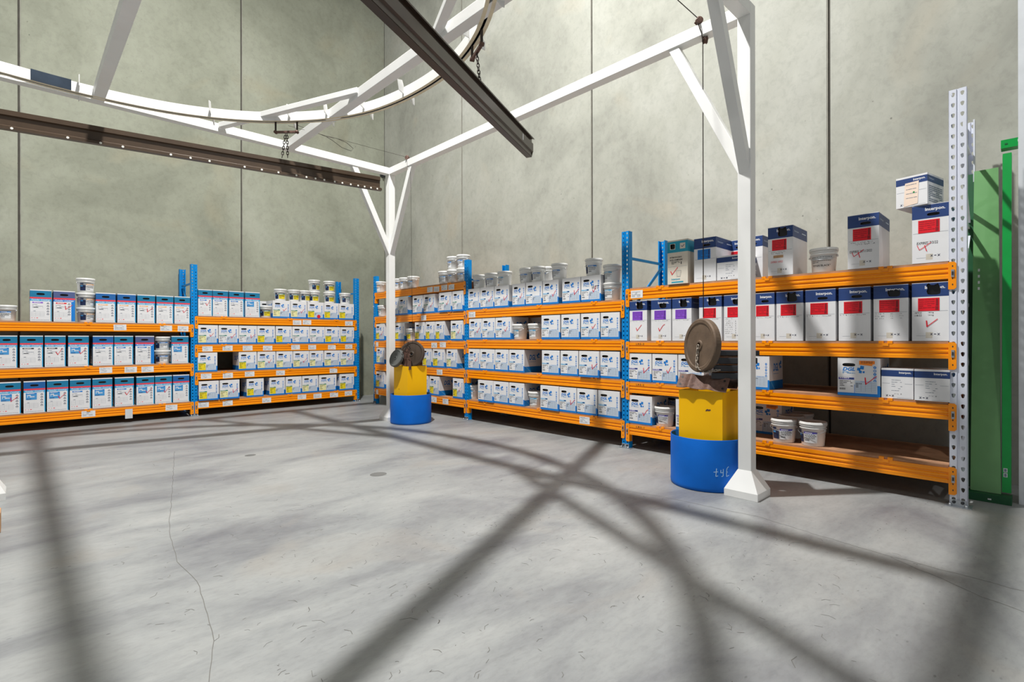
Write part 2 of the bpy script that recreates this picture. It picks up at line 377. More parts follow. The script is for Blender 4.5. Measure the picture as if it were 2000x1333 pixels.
# measured goods: (bay, shelf, kind, position along rack, set-back, width, options)
ITEMS = [
    ('L1', 0, 'T', -0.101, 0.0, 0.21, {'c': 'b'}),
    ('L1', 0, 'P', 0.237, 0.0, 0.223, {'c': 't', 'l': 'p'}),
    ('L1', 0, 'P', 0.479, 0.0, 0.234, {'c': 's', 'l': 'r', 't': 1}),
    ('L1', 0, 'T', 0.716, 0.0, 0.21, {'n': 3, 'c': 'o'}),
    ('L1', 0, 'P', 0.935, 0.0, 0.232, {'c': 'b', 'l': 'o'}),
    ('L1', 0, 'P', 1.179, 0.0, 0.227, {'c': 'b', 'l': 'o'}),
    ('L1', 0, 'P', 1.42, 0.0, 0.228, {'c': 't', 'l': 'n', 't': 1}),
    ('L1', 0, 'P', 1.659, 0.0, 0.227, {'c': 't', 'l': 'o'}),
    ('L1', 0, 'P', 1.89, 0.0, 0.218, {'c': 't', 'l': 'n', 't': 1}),
    ('L1', 1, 'P', -0.094, 0.0, 0.204, {'c': 't', 'l': 'B'}),
    ('L1', 1, 'P', 0.144, 0.0, 0.235, {'c': 't', 'l': 'k'}),
    ('L1', 1, 'P', 0.383, 0.0, 0.222, {'c': 't', 'l': 'k', 't': 1}),
    ('L1', 1, 'P', 0.63, 0.0, 0.23, {'c': 't', 'l': 'B', 't': 1}),
    ('L1', 1, 'P', 0.904, 0.0, 0.24, {'c': 'b', 'l': 'b'}),
    ('L1', 1, 'P', 1.144, 0.0, 0.232, {'c': 't', 'l': 'b'}),
    ('L1', 1, 'P', 1.401, 0.0, 0.24, {'c': 's', 'l': 'b'}),
    ('L1', 1, 'T', 1.643, 0.0, 0.21, {'n': 2, 'c': 'b'}),
    ('L1', 1, 'P', 1.861, 0.0, 0.233, {'c': 't', 'l': 'B'}),
    ('L1', 2, 'P', -0.068, 0.0, 0.217, {'c': 't', 'l': 'B', 't': 1}),
    ('L1', 2, 'P', 0.173, 0.0, 0.223, {'c': 'b', 'l': 'B'}),
    ('L1', 2, 'P', 0.408, 0.0, 0.229, {'c': 't', 'l': 'B', 't': 1}),
    ('L1', 2, 'P', 0.649, 0.0, 0.233, {'c': 't', 'l': 'b'}),
    ('L1', 2, 'P', 0.895, 0.0, 0.233, {'c': 't', 'l': 'B'}),
    ('L1', 2, 'P', 1.151, 0.0, 0.234, {'c': 't', 'l': 'b', 't': 1}),
    ('L1', 2, 'P', 1.407, 0.0, 0.228, {'c': 't', 'l': 'B', 't': 1}),
    ('L1', 2, 'P', 1.639, 0.0, 0.226, {'c': 't', 'l': 'B', 't': 1}),
    ('L1', 2, 'P', 1.874, 0.0, 0.226, {'c': 'b', 'l': 'B'}),
    ('L2', 0, 'P', 2.211, 0.0, 0.207, {'c': 't', 'l': 'b', 't': 1}),
    ('L2', 0, 'P', 2.434, 0.0, 0.232, {'c': 't', 'l': 'b'}),
    ('L2', 0, 'P', 2.678, 0.0, 0.232, {'c': 't', 'l': 'b'}),
    ('L2', 0, 'P', 2.931, 0.0, 0.241, {'c': 't', 'l': 'B'}),
    ('L2', 0, 'T', 3.181, 0.0, 0.21, {'c': 'y'}),
    ('L2', 0, 'D', 3.418, 0.0, 0.307, {'l': 'p', 't': 1}),
    ('L2', 0, 'D', 3.724, 0.0, 0.295, {'l': 'p', 't': 1}),
    ('L2', 0, 'D', 4.039, 0.0, 0.31, {'l': 'y', 'dot': 1}),
    ('L2', 0, 'D', 4.343, 0.0, 0.288, {'l': 'y'}),
    ('L2', 0, 'D', 4.651, 0.0, 0.31, {'l': 'y'}),
    ('L2', 0, 'T', 3.435, 0.0, 0.21, {'c': 'y', 'up': 1}),
    ('L2', 0, 'T', 3.672, 0.0, 0.21, {'c': 'y', 'up': 1}),
    ('L2', 0, 'T', 3.87, 0.0, 0.21, {'c': 'y', 'up': 1}),
    ('L2', 0, 'T', 4.054, 0.0, 0.21, {'c': 'y', 'up': 1, 'n': 2}),
    ('L2', 0, 'T', 4.349, 0.0, 0.21, {'c': 'y', 'up': 1, 'n': 2}),
    ('L2', 0, 'T', 4.668, 0.0, 0.21, {'c': 'w', 'up': 1}),
    ('L2', 0, 'D', 3.317, 0.36, 0.31, {'l': 'p'}),
    ('L2', 1, 'D', 2.252, 0.0, 0.29, {'l': 'p', 't': 1}),
    ('L2', 1, 'D', 2.557, 0.0, 0.306, {'l': 'w', 't': 1}),
    ('L2', 1, 'D', 2.857, 0.0, 0.288, {'l': 'w', 't': 1}),
    ('L2', 1, 'D', 3.154, 0.0, 0.298, {'l': 'y'}),
    ('L2', 1, 'D', 3.457, 0.0, 0.284, {'l': 'y'}),
    ('L2', 1, 'D', 3.761, 0.0, 0.315, {'l': 'w'}),
    ('L2', 1, 'D', 4.067, 0.0, 0.288, {'l': 'w'}),
    ('L2', 1, 'D', 4.367, 0.0, 0.307, {'l': 'y'}),
    ('L2', 1, 'D', 4.666, 0.0, 0.287, {'l': 'y'}),
    ('L2', 2, 'D', 2.244, 0.0, 0.286, {'l': 'y'}),
    ('L2', 2, 'D', 2.853, 0.0, 0.289, {'l': 'y'}),
    ('L2', 2, 'D', 3.16, 0.0, 0.306, {'l': 'p', 't': 1}),
    ('L2', 2, 'D', 3.466, 0.0, 0.288, {'l': 'p'}),
    ('L2', 2, 'D', 3.765, 0.0, 0.296, {'l': 'p', 't': 1}),
    ('L2', 2, 'D', 4.052, 0.0, 0.268, {'l': 'p'}),
    ('L2', 2, 'D', 4.36, 0.0, 0.322, {'l': 'p'}),
    ('L2', 2, 'D', 4.666, 0.0, 0.287, {'l': 'p', 't': 1}),
    ('L2', 3, 'D', 2.255, -0.03, 0.292, {'l': 'y'}),
    ('L2', 3, 'D', 2.564, -0.03, 0.301, {'l': 'p', 't': 1}),
    ('L2', 3, 'D', 2.973, 0.0, 0.279, {'l': 'y'}),
    ('L2', 3, 'D', 3.339, 0.0, 0.268, {'l': 'y'}),
    ('L2', 3, 'D', 3.628, 0.0, 0.285, {'l': 'y'}),
    ('L2', 3, 'D', 3.931, 0.0, 0.301, {'l': 'p'}),
    ('L2', 3, 'D', 4.27, 0.0, 0.345, {'l': 'p'}),
    ('L2', 3, 'D', 4.655, 0.0, 0.301, {'l': 'y'}),
    ('R1', 0, 'T', 8.881, 0.0, 0.21, {'c': 'o'}),
    ('R1', 0, 'T', 8.256, 0.0, 0.21, {'c': 'b'}),
    ('R1', 0, 'T', 8.02, 0.0, 0.21, {'c': 'b'}),
    ('R1', 0, 'T', 7.753, 0.0, 0.21, {'c': 'p'}),
    ('R1', 0, 'T', 6.826, 0.0, 0.21, {'c': 'p'}),
    ('R1', 0, 'T', 6.592, 0.0, 0.21, {'n': 2, 'c': 'b'}),
    ('R1', 0, 'T', 6.339, 0.0, 0.21, {'n': 2, 'c': 'b'}),
    ('R1', 1, 'T', 8.968, 0.0, 0.21, {'c': 'w'}),
    ('R1', 1, 'T', 8.787, 0.0, 0.21, {'c': 'w'}),
    ('R1', 1, 'D', 8.16, 0.0, 0.209, {'l': 'w'}),
    ('R1', 1, 'D', 7.901, 0.0, 0.293, {'l': 'w'}),
    ('R1', 1, 'D', 7.452, 0.0, 0.312, {'l': 'w', 't': 1}),
    ('R1', 1, 'D', 7.115, 0.0, 0.332, {'l': 'w', 't': 1}),
    ('R1', 1, 'D', 6.931, 0.06, 0.19, {'l': 'w'}),
    ('R1', 1, 'D', 6.641, -0.02, 0.333, {'l': 'w', 't': 1}),
    ('R1', 1, 'D', 6.321, -0.02, 0.269, {'l': 'w'}),
    ('R1', 2, 'D', 8.724, 0.0, 0.345, {'l': 'y', 't': 1}),
    ('R1', 2, 'D', 8.04, 0.0, 0.343, {'l': 'y'}),
    ('R1', 2, 'T', 7.802, 0.0, 0.21, {'c': 'y'}),
    ('R1', 2, 'D', 7.393, 0.0, 0.301, {'l': 'y'}),
    ('R1', 2, 'D', 7.083, 0.0, 0.275, {'l': 'y'}),
    ('R1', 2, 'D', 6.808, 0.0, 0.256, {'l': 'y'}),
    ('R1', 2, 'D', 6.372, 0.0, 0.311, {'l': 'p', 't': 1}),
    ('R1', 3, 'D', 8.707, 0.0, 0.304, {'l': 'p'}),
    ('R1', 3, 'D', 7.177, 0.0, 0.268, {'l': 'y'}),
    ('R1', 3, 'D', 6.852, 0.0, 0.324, {'l': 'y'}),
    ('R1', 3, 'D', 6.498, 0.0, 0.282, {'l': 'p'}),
    ('R1', 4, 'D', 8.726, 0.0, 0.343, {'l': 'y'}),
    ('R1', 4, 'D', 7.287, 0.0, 0.295, {'l': 'y'}),
    ('R1', 4, 'D', 6.969, 0.0, 0.281, {'l': 'y'}),
    ('R1', 4, 'D', 6.343, 0.0, 0.263, {'l': 'y', 't': 1}),
    ('R2', 0, 'D', 5.948, 0.0, 0.276, {'l': 'c'}),
    ('R2', 0, 'D', 5.651, 0.0, 0.306, {'l': 'c', 't': 1}),
    ('R2', 0, 'D', 5.339, 0.0, 0.303, {'l': 'c', 't': 1}),
    ('R2', 0, 'D', 4.994, 0.0, 0.252, {'l': 'c', 't': 1}),
    ('R2', 0, 'D', 4.707, 0.0, 0.303, {'l': 'c'}),
    ('R2', 0, 'D', 4.412, 0.0, 0.273, {'l': 'c', 't': 1}),
    ('R2', 0, 'D', 4.07, 0.0, 0.294, {'l': 'c', 't': 1}),
    ('R2', 0, 'D', 3.768, 0.0, 0.297, {'l': 'c', 't': 1, 'wet': 1}),
    ('R2', 0, 'T', 3.537, 0.0, 0.21, {'c': 'c', 'n': 2}),
    ('R2', 0, 'T', 5.945, 0.0, 0.21, {'c': 'b', 'up': 1}),
    ('R2', 0, 'T', 5.666, 0.0, 0.21, {'c': 'b', 'up': 1}),
    ('R2', 0, 'T', 5.387, 0.0, 0.21, {'c': 'c', 'up': 1}),
    ('R2', 0, 'T', 4.942, 0.0, 0.21, {'c': 'b', 'up': 1}),
    ('R2', 0, 'T', 4.727, 0.0, 0.21, {'c': 'b', 'up': 1}),
    ('R2', 0, 'T', 4.676, 0.12, 0.21, {'c': 'b', 'up': 1}),
    ('R2', 0, 'T', 4.354, 0.0, 0.21, {'c': 'b', 'up': 1}),
    ('R2', 0, 'T', 3.806, 0.0, 0.21, {'c': 'b', 'up': 1}),
    ('R2', 1, 'D', 5.918, 0.0, 0.298, {'l': 'c', 't': 1}),
    ('R2', 1, 'D', 5.62, 0.0, 0.287, {'l': 'c'}),
    ('R2', 1, 'D', 5.305, 0.0, 0.332, {'l': 'c', 't': 1}),
    ('R2', 1, 'T', 5.071, 0.0, 0.21, {'c': 'c'}),
    ('R2', 1, 'T', 4.779, 0.0, 0.21, {'c': 'c'}),
    ('R2', 1, 'D', 4.412, 0.0, 0.322, {'l': 'c'}),
    ('R2', 1, 'D', 4.083, 0.0, 0.304, {'l': 'c'}),
    ('R2', 1, 'D', 3.777, 0.0, 0.286, {'l': 'c', 't': 1}),
    ('R2', 1, 'D', 3.492, 0.0, 0.267, {'l': 'c'}),
    ('R2', 1, 'D', 5.314, 0.42, 0.3, {'l': 'c'}),
    ('R2', 1, 'D', 5.122, 0.42, 0.3, {'l': 'c'}),
    ('R2', 2, 'D', 5.951, 0.0, 0.27, {'l': 'c', 't': 1}),
    ('R2', 2, 'D', 5.647, 0.0, 0.325, {'l': 'c'}),
    ('R2', 2, 'D', 5.337, 0.0, 0.283, {'l': 'c'}),
    ('R2', 2, 'D', 5.037, 0.0, 0.301, {'l': 'c'}),
    ('R2', 2, 'D', 4.413, 0.0, 0.308, {'l': 'c'}),
    ('R2', 2, 'D', 4.103, 0.0, 0.288, {'l': 'c'}),
    ('R2', 2, 'D', 3.777, -0.03, 0.303, {'l': 'c', 't': 1}),
    ('R2', 2, 'D', 3.5, 0.0, 0.282, {'l': 'c'}),
    ('R2', 3, 'T', 6.118, 0.03, 0.21, {'c': 'c'}),
    ('R2', 3, 'D', 5.668, -0.02, 0.341, {'l': 'c'}),
    ('R2', 3, 'D', 5.354, 0.0, 0.317, {'l': 'c'}),
    ('R2', 3, 'D', 5.039, 0.0, 0.298, {'l': 'c'}),
    ('R2', 3, 'T', 4.775, 0.0, 0.21, {'c': 'c'}),
    ('R2', 3, 'D', 4.418, -0.02, 0.317, {'l': 'c'}),
    ('R2', 3, 'D', 4.129, 0.0, 0.278, {'l': 'c', 't': 1}),
    ('R2', 3, 'D', 3.831, 0.0, 0.306, {'l': 'c'}),
    ('R2', 3, 'D', 3.513, 0.0, 0.307, {'l': 'c'}),
    ('R3', 0, 'A', 2.638, -0.02, 0.225, {}),
    ('R3', 0, 'N', 2.354, 0.0, 0.233, {'l': 'b'}),
    ('R3', 0, 'N', 2.177, 0.36, 0.225, {'l': 'r'}),
    ('R3', 0, 'M', 2.098, 0.0, 0.27, {}),
    ('R3', 0, 'N', 2.014, 0.28, 0.225, {'l': 'n'}),
    ('R3', 0, 'N', 1.651, 0.0, 0.215, {'l': 'r', 't': 2}),
    ('R3', 0, 'T', 1.334, 0.0, 0.21, {'c': 'k'}),
    ('R3', 0, 'N', 1.023, 0.0, 0.221, {'l': 'r', 't': 3}),
    ('R3', 0, 'N', 0.597, 0.0, 0.225, {'l': 'r', 't': 4}),
    ('R3', 0, 'M', 0.71, 0.0, 0.205, {'up': 2, 'rot': -12, 'note': 1}),
    ('R3', 1, 'N', 3.119, 0.0, 0.227, {'l': 'v', 't': 1}),
    ('R3', 1, 'N', 2.841, 0.0, 0.242, {'l': 'v', 't': 1}),
    ('R3', 1, 'N', 2.603, 0.0, 0.219, {'l': 'v'}),
    ('R3', 1, 'N', 2.3, 0.0, 0.235, {'l': 'r'}),
    ('R3', 1, 'N', 2.062, 0.0, 0.209, {'l': 'r'}),
    ('R3', 1, 'N', 1.798, 0.0, 0.198, {'l': 'r'}),
    ('R3', 1, 'N', 1.576, 0.0, 0.224, {'l': 'r'}),
    ('R3', 1, 'N', 1.333, 0.0, 0.236, {'l': 'r'}),
    ('R3', 1, 'N', 1.085, 0.0, 0.229, {'l': 'r'}),
    ('R3', 1, 'N', 0.842, 0.0, 0.23, {'l': 'r'}),
    ('R3', 1, 'N', 0.599, 0.0, 0.225, {'l': 'r', 't': 1}),
    ('R3', 2, 'D', 3.099, 0.0, 0.293, {'l': 'v', 't': 1}),
    ('R3', 2, 'D', 2.799, 0.0, 0.296, {'l': 'v', 't': 1}),
    ('R3', 2, 'D', 2.505, 0.0, 0.281, {'l': 'v'}),
    ('R3', 2, 'D', 1.865, 0.0, 0.242, {'l': 'v'}),
    ('R3', 2, 'D', 1.057, 0.0, 0.298, {'l': 'v', 't': 1, 'stk': 1}),
    ('R3', 2, 'M', 0.801, 0.0, 0.204, {}),
    ('R3', 2, 'M', 0.588, -0.02, 0.21, {}),
    ('R3', 3, 'D', 3.096, 0.0, 0.298, {'l': 'v', 't': 1}),
    ('R3', 3, 'T', 2.86, 0.0, 0.21, {'c': 'v'}),
    ('R3', 3, 'D', 2.527, 0.0, 0.294, {'l': 'v'}),
    ('R3', 3, 'D', 2.882, 0.42, 0.3, {'l': 'v'}),
    ('R3', 3, 'D', 1.908, 0.36, 0.3, {'l': 'v', 'stk': 1}),
    ('R3', 3, 'T', 1.659, 0.0, 0.21, {'c': 'v'}),
    ('R3', 3, 'T', 1.421, 0.0, 0.21, {'c': 'v'}),
    ('R3', 3, 'T', 1.678, 0.26, 0.21, {'c': 'v'}),
    ('R3', 3, 'T', 1.666, 0.5, 0.21, {'c': 'v'}),
]
TAGS = [
    ('L1', 0, 1.099, 0.151),
    ('L1', 0, 1.673, 0.155),
    ('L1', 0, 1.899, 0.146),
    ('L1', 1, 0.932, 0.147),
    ('L1', 1, 1.226, 0.149),
    ('L1', 1, 1.434, 0.154),
    ('L1', 2, 0.736, 0.153),
    ('L1', 2, 1.741, 0.156),
    ('L2', 0, 3.69, 0.154),
    ('L2', 0, 3.869, 0.157),
    ('L2', 0, 4.696, 0.158),
    ('L2', 1, 2.24, 0.148),
    ('L2', 1, 2.538, 0.151),
    ('L2', 1, 2.849, 0.155),
    ('L2', 1, 3.176, 0.156),
    ('L2', 1, 3.66, 0.155),
    ('L2', 1, 3.966, 0.145),
    ('L2', 1, 4.348, 0.153),
    ('L2', 1, 4.691, 0.147),
    ('L2', 2, 2.221, 0.153),
    ('L2', 2, 2.541, 0.152),
    ('L2', 2, 2.88, 0.152),
    ('L2', 2, 3.393, 0.15),
    ('L2', 2, 4.378, 0.15),
    ('L2', 3, 2.183, 0.151),
    ('L2', 3, 2.538, 0.151),
    ('L2', 3, 3.157, 0.148),
    ('L2', 3, 3.774, 0.155),
    ('L2', 3, 4.066, 0.153),
    ('L2', 3, 4.388, 0.161),
    ('L2', 3, 4.683, 0.152),
    ('R1', 0, 7.08, 0.162),
    ('R1', 0, 6.897, 0.155),
    ('R1', 0, 6.682, 0.162),
    ('R1', 0, 6.498, 0.151),
    ('R1', 1, 7.266, 0.151),
    ('R1', 1, 8.176, 0.086),
    ('R1', 2, 8.855, 0.163),
    ('R1', 2, 6.964, 0.158),
    ('R1', 2, 6.725, 0.16),
    ('R1', 3, 6.815, 0.152),
    ('R1', 4, 8.86, 0.155),
    ('R1', 4, 6.979, 0.159),
    ('R1', 4, 6.656, 0.15),
    ('R2', 0, 5.989, 0.157),
    ('R2', 3, 3.861, 0.155),
    ('R3', 0, 3.132, 0.15),
]

# ---------------------------------------------------------------- pallet racking
XR, YL = 4.9415, 9.4885
SHELVES = {'L1': [1.485, .86, .245], 'L2': [1.62, 1.16, .71, .245],
           'R1': [2.13, 1.67, 1.212, .772, .31], 'R2': [1.68, 1.23, .775, .318], 'R3': [1.80, 1.21, .76, .292]}
# bay limits in rack coordinates (left rack: x; right rack: -y)
BAYS = {'L1': (-0.78, 2.053), 'L2': (2.053, 4.868), 'R1': (-8.92, -6.13), 'R2': (-6.13, -3.284), 'R3': (-3.284, -0.44)}
RDEPTH = 0.86
BT = 0.02   # board thickness

def upright_mesh(height, w, pitch, m, big):
    b = MB(); hw = w / 2; cx = w * 0.26; t = 0.003; n = int(height / pitch)
    def plate(x0, x1, z0, z1, cx=None):
        if cx is None:
            b.box(x0, x1, 0, t, z0, z1, m); return
        cz = (z0 + z1) / 2; s = 0.0115 if not big else 0.0125; e = 0.0085 if not big else 0.013
        if big: inner = [(cx + 0.011, cz + 0.006), (cx + 0.010, cz + 0.013), (cx, cz + 0.017), (cx - 0.010, cz + 0.013), (cx - 0.011, cz + 0.006), (cx - 0.007, cz - 0.010), (cx, cz - 0.017), (cx + 0.007, cz - 0.010)]
        else: inner = [(cx + 0.0075, cz), (cx + 0.007, cz + 0.009), (cx, cz + 0.012), (cx - 0.007, cz + 0.009), (cx - 0.0075, cz), (cx - 0.005, cz - 0.009), (cx, cz - 0.012), (cx + 0.005, cz - 0.009)]
        outer = [(x1, cz), (x1, z1), (cx, z1), (x0, z1), (x0, cz), (x0, z0), (cx, z0), (x1, z0)]
        for y, fl_ in ((0, False), (t, True)):
            for i in range(8):
                j = (i + 1) % 8; q = [outer[i], outer[j], inner[j], inner[i]]
                if not fl_: q = q[::-1]
                b.face([(p[0], y, p[1]) for p in q], m)
        for i in range(8):
            j = (i + 1) % 8
            b.face([(inner[i][0], 0, inner[i][1]), (inner[j][0], 0, inner[j][1]), (inner[j][0], t, inner[j][1]), (inner[i][0], t, inner[i][1])], m)
    off = height - n * pitch
    gw = 0.007
    for s in (-1, 1):
        x0, x1 = (-hw, -gw) if s < 0 else (gw, hw)
        for i in range(n):
            plate(x0, x1, off + i * pitch, off + (i + 1) * pitch, s * cx)
        if off > 0.001: plate(x0, x1, 0, off)
    b.box(-gw, gw, 0.006, 0.009, 0, height, m); b.box(-gw - 0.001, -gw, 0, 0.009, 0, height, m); b.box(gw, gw + 0.001, 0, 0.009, 0, height, m)
    for s in (-1, 1):
        x = s * hw; b.box(min(x, x - s * t), max(x, x - s * t), 0, 0.07, 0, height, m)
        b.box(min(x, x - s * 0.014), max(x, x - s * 0.014), 0.067, 0.07, 0, height, m)
    return b.mesh('upright')
UP_B = upright_mesh(2.44, 0.092, 0.05, RBLUE, False)
UP_G = upright_mesh(3.048, 0.100, 0.076, RGREY, True)

def foot_mesh():
    b = MB(); b.box(-0.075, 0.075, -0.03, 0.09, 0, 0.006, GALV)
    b.box(-0.045, 0.045, -0.005, -0.001, 0.006, 0.05, GALV)
    for s in (-1, 1):
        b.lathe([(0.0, -0.0), (0.011, 0), (0.011, 0.008), (0, 0.008)], DARKST, n=8, M=Matrix.Translation((s * 0.024, -0.005, 0.034)) @ Matrix.Rotation(PI / 2, 4, 'X'))
        b.lathe([(0.009, 0.006), (0.009, 0.022), (0, 0.022)], GALV, (s * 0.045, -0.018, 0), n=8)
    return b.mesh('foot_plate')
FOOT = foot_mesh()

def frame(root, x, grey=False):
    m = RGREY if grey else RBLUE; ht = 3.048 if grey else 2.44
    for back in (0, 1):
        u = link('upright', UP_G if grey else UP_B, root, (x, RDEPTH if back else 0, 0.004), PI if back else 0)
        if back and grey: u.scale = (0.75, 1, 1)
        link('foot_plate', FOOT, u, (0, 0, -0.004))
    zs = [0.22, 0.85, 1.5, 2.15] + ([2.78] if grey else [])
    for i, z in enumerate(zs):
        b = MB(); b.bar((x, 0.05, z), (x, RDEPTH - 0.05, z), 0.022, 0.028, m); b.build('cross_brace', root)
        if i:
            b = MB(); a0, a1 = (0.07, RDEPTH - 0.07) if i % 2 else (RDEPTH - 0.07, 0.07)
            b.bar((x + 0.004, a0, zs[i - 1] + 0.02), (x + 0.004, a1, z - 0.04), 0.02, 0.026, m); b.build('diagonal_brace', root)

BEAMP = [(0, 0), (0, -.028), (.007, -.033), (.007, -.045), (0, -.050), (0, -.062), (.007, -.067), (.007, -.079), (0, -.084), (0, -.11), (.045, -.11), (.045, 0)]
def beam_mesh(L):
    b = MB()
    path = [(Vector((s, 0, 0)), Vector((0, 1, 0)), Vector((0, 0, 1))) for s in (-L / 2, L / 2)]
    b.ring(BEAMP[::-1], path, ORANGE)
    return b.mesh('beam')
def connector_mesh():
    b = MB()   # plate lapping the front of the upright, and the welded end plate
    vs = [(0, 0.012), (0.03, 0.012), (0.042, 0.0), (0.042, -0.178), (0.03, -0.19), (0, -0.19)]
    b.ring(vs, [(Vector((0, -0.004, 0)), Vector((1, 0, 0)), Vector((0, 0, 1))), (Vector((0, 0.0, 0)), Vector((1, 0, 0)), Vector((0, 0, 1)))], ORANGE)
    b.box(-0.004, 0, -0.004, 0.055, -0.19, 0.01, ORANGE)
    for z in (-0.02, -0.065, -0.11, -0.155):
        b.face([(0.021 + 0.004 * math.cos(a), -0.0046, z + 0.007 * math.sin(a)) for a in [q * PI / 4 for q in range(8)]], DARKST)
    return b.mesh('end_connector')
CONN = connector_mesh()
def clip_mesh():
    b = MB(); b.box(-0.045, -0.012, -0.002, 0.03, -0.001, BT + 0.001, ORANGE); b.box(0.012, 0.045, -0.002, 0.03, -0.001, BT + 0.001, ORANGE)
    b.box(-0.02, 0.02, -0.007, 0.0, -0.018, 0.004, ORANGE)
    return b.mesh('board_clip')
CLIP = clip_mesh()
def lock_mesh():
    b = MB(); b.box(-0.009, 0.009, -0.010, -0.004, -0.10, -0.045, GALV); b.box(-0.005, 0.005, -0.014, -0.01, -0.085, -0.06, DARKST)
    return b.mesh('safety_lock')
LOCK = lock_mesh()
def tag_mesh(seed):
    b = MB(); b.box(-0.5, 0.5, 0, 0.0008, -0.5, 0.5, PAPER)
    f = Face2D(b, (-0.5, 0, 0.5), (1, 0, 0), (0, 0, -1), (0, -1, 0), 1, 1)
    f.lines(0.08, 0.8, 0.08, 0.9, 7, GREYP, seed=seed, fill=0.25)
    return b.mesh('paper_tag')
TAGM = [tag_mesh(i) for i in range(4)]

left = tag(empty('pallet_rack', (0, YL, 0), 0), 'orange and blue two-bay pallet rack along the left wall', 'rack')
right = tag(empty('pallet_rack', (XR, 0, 0), -PI / 2), 'orange and blue three-bay pallet rack with one pale grey end post', 'rack')
ROOT = {'L': left, 'R': right}
for x in (-0.78, 2.053, 4.868): frame(left, x)
for x in (-8.92, -6.13, -3.284): frame(right, x)
frame(right, -0.44, True)
BEAMS = {}
for bay, (a, b_) in BAYS.items():
    root = ROOT[bay[0]]; L = b_ - a - 0.10; cx = (a + b_) / 2
    bm = beam_mesh(L)
    bo = MB(); bo.box(-L / 2 + 0.005, L / 2 - 0.005, 0.004, RDEPTH - 0.004, 0, BT - 0.001, PLY); bom = bo.mesh('shelf_board')
    for k, z in enumerate(SHELVES[bay]):
        zt = z - BT
        f = link('beam', bm, root, (cx, -0.004, zt))
        BEAMS[(bay, k)] = f
        for s in (-1, 1):
            c = link('end_connector', CONN, f, (s * L / 2, 0, 0)); c.scale = (s, 1, 1)
            link('safety_lock', LOCK, f, (s * (L / 2 + 0.022), 0, 0))
        for s in (-1, 0, 1): link('board_clip', CLIP, f, (s * L * 0.36 + (0.1 if s == 0 else 0), 0, 0))
        r = link('beam', bm, root, (cx, RDEPTH + 0.004, zt), PI)
        for s in (-1, 1):
            c = link('end_connector', CONN, r, (s * L / 2, 0, 0)); c.scale = (s, 1, 1)
        link('shelf_board', bom, root, (cx, 0, zt + 0.0005))
for i, (bay, k, u, w) in enumerate(TAGS):
    x = u if bay[0] == 'L' else -u
    a, b_ = BAYS[bay]
    t = link('paper_tag', TAGM[i % 4], BEAMS[(bay, k)], (x - (a + b_) / 2, -0.0016, -0.05 - 0.004 * (i % 3)))
    t.scale = (w, 1, 0.085)
    t.rotation_euler = (0, 0.012 * ((i * 7) % 5 - 2), 0)
for k, s in ((1, 'LR5-3'), (2, 'LR5-2'), (3, 'LR5-1')):
    b = MB(); f = Face2D(b, (0, 0, 0), (1, 0, 0), (0, 0, -1), (0, -1, 0), 1, 1)
    f.text(s, 0, 0.10, 0, 0.018, INK, 1)
    b.build('shelf_code', BEAMS[('R3', k)], (-1.28, -0.0012, -0.006))
b = MB(); b.box(-0.045, 0.045, -0.012, -0.010, -0.16, -0.02, COLG)
b.build('hanging_tag', BEAMS[('L1', 2)], (0.565, 0, -0.005))['label'] = 'torn grey tag'
# ---------------------------------------------------------------- cartons and tubs
def shell(b, w, d, h, m, hole, side=WHITE, rim=None):
    """carton with a hand hole cut in its front; hole = list of (u, v) in 0..1 from top-left, clockwise"""
    hw = w / 2; e = 0.004
    cu = sum(p[0] for p in hole) / len(hole); cv = sum(p[1] for p in hole) / len(hole)
    outer = []
    for (u, v) in hole:
        du, dv = (u - cu), (v - cv); t = 1e9
        if du > 1e-9: t = min(t, (1 - cu) / du)
        if du < -1e-9: t = min(t, -cu / du)
        if dv > 1e-9: t = min(t, (1 - cv) / dv)
        if dv < -1e-9: t = min(t, -cv / dv)
        outer.append([cu + du * t, cv + dv * t])
    for c in ((0, 0), (1, 0), (1, 1), (0, 1)):
        i = min(range(len(outer)), key=lambda q: (outer[q][0] - c[0]) ** 2 + (outer[q][1] - c[1]) ** 2); outer[i] = list(c)
    P = lambda p, y: (-hw + p[0] * w, y, h - p[1] * h)
    n = len(hole)
    for i in range(n):
        j = (i + 1) % n
        b.face([P(outer[i], 0), P(outer[j], 0), P(hole[j], 0), P(hole[i], 0)][::-1], m)
        b.face([P(hole[i], 0), P(hole[j], 0), P(hole[j], e), P(hole[i], e)][::-1], rim or BROWNC)
    v = [(-hw, 0, 0), (hw, 0, 0), (hw, d, 0), (-hw, d, 0), (-hw, 0, h), (hw, 0, h), (hw, d, h), (-hw, d, h)]
    b.raw(v, [(0, 3, 2, 1), (1, 2, 6, 5), (2, 3, 7, 6), (3, 0, 4, 7)], side)
    z = h - 0.002
    b.raw([(-hw, 0, h), (hw, 0, h), (hw, d, h), (-hw, d, h)], [(0, 1, 2, 3)], side)
    b.face([(-hw, d / 2 - 0.0015, h + 0.0004), (hw, d / 2 - 0.0015, h + 0.0004), (hw, d / 2 + 0.0015, h + 0.0004), (-hw, d / 2 + 0.0015, h + 0.0004)], BROWNC)
def stadium(cu, cv, ru, rv, n=16):
    out = []
    for i in range(n):
        a = 2 * PI * i / n; c, s = math.cos(a), math.sin(a)
        out.append((cu + ru * math.copysign(abs(c) ** 0.55, c), cv + rv * math.copysign(abs(s) ** 0.8, s)))
    return out
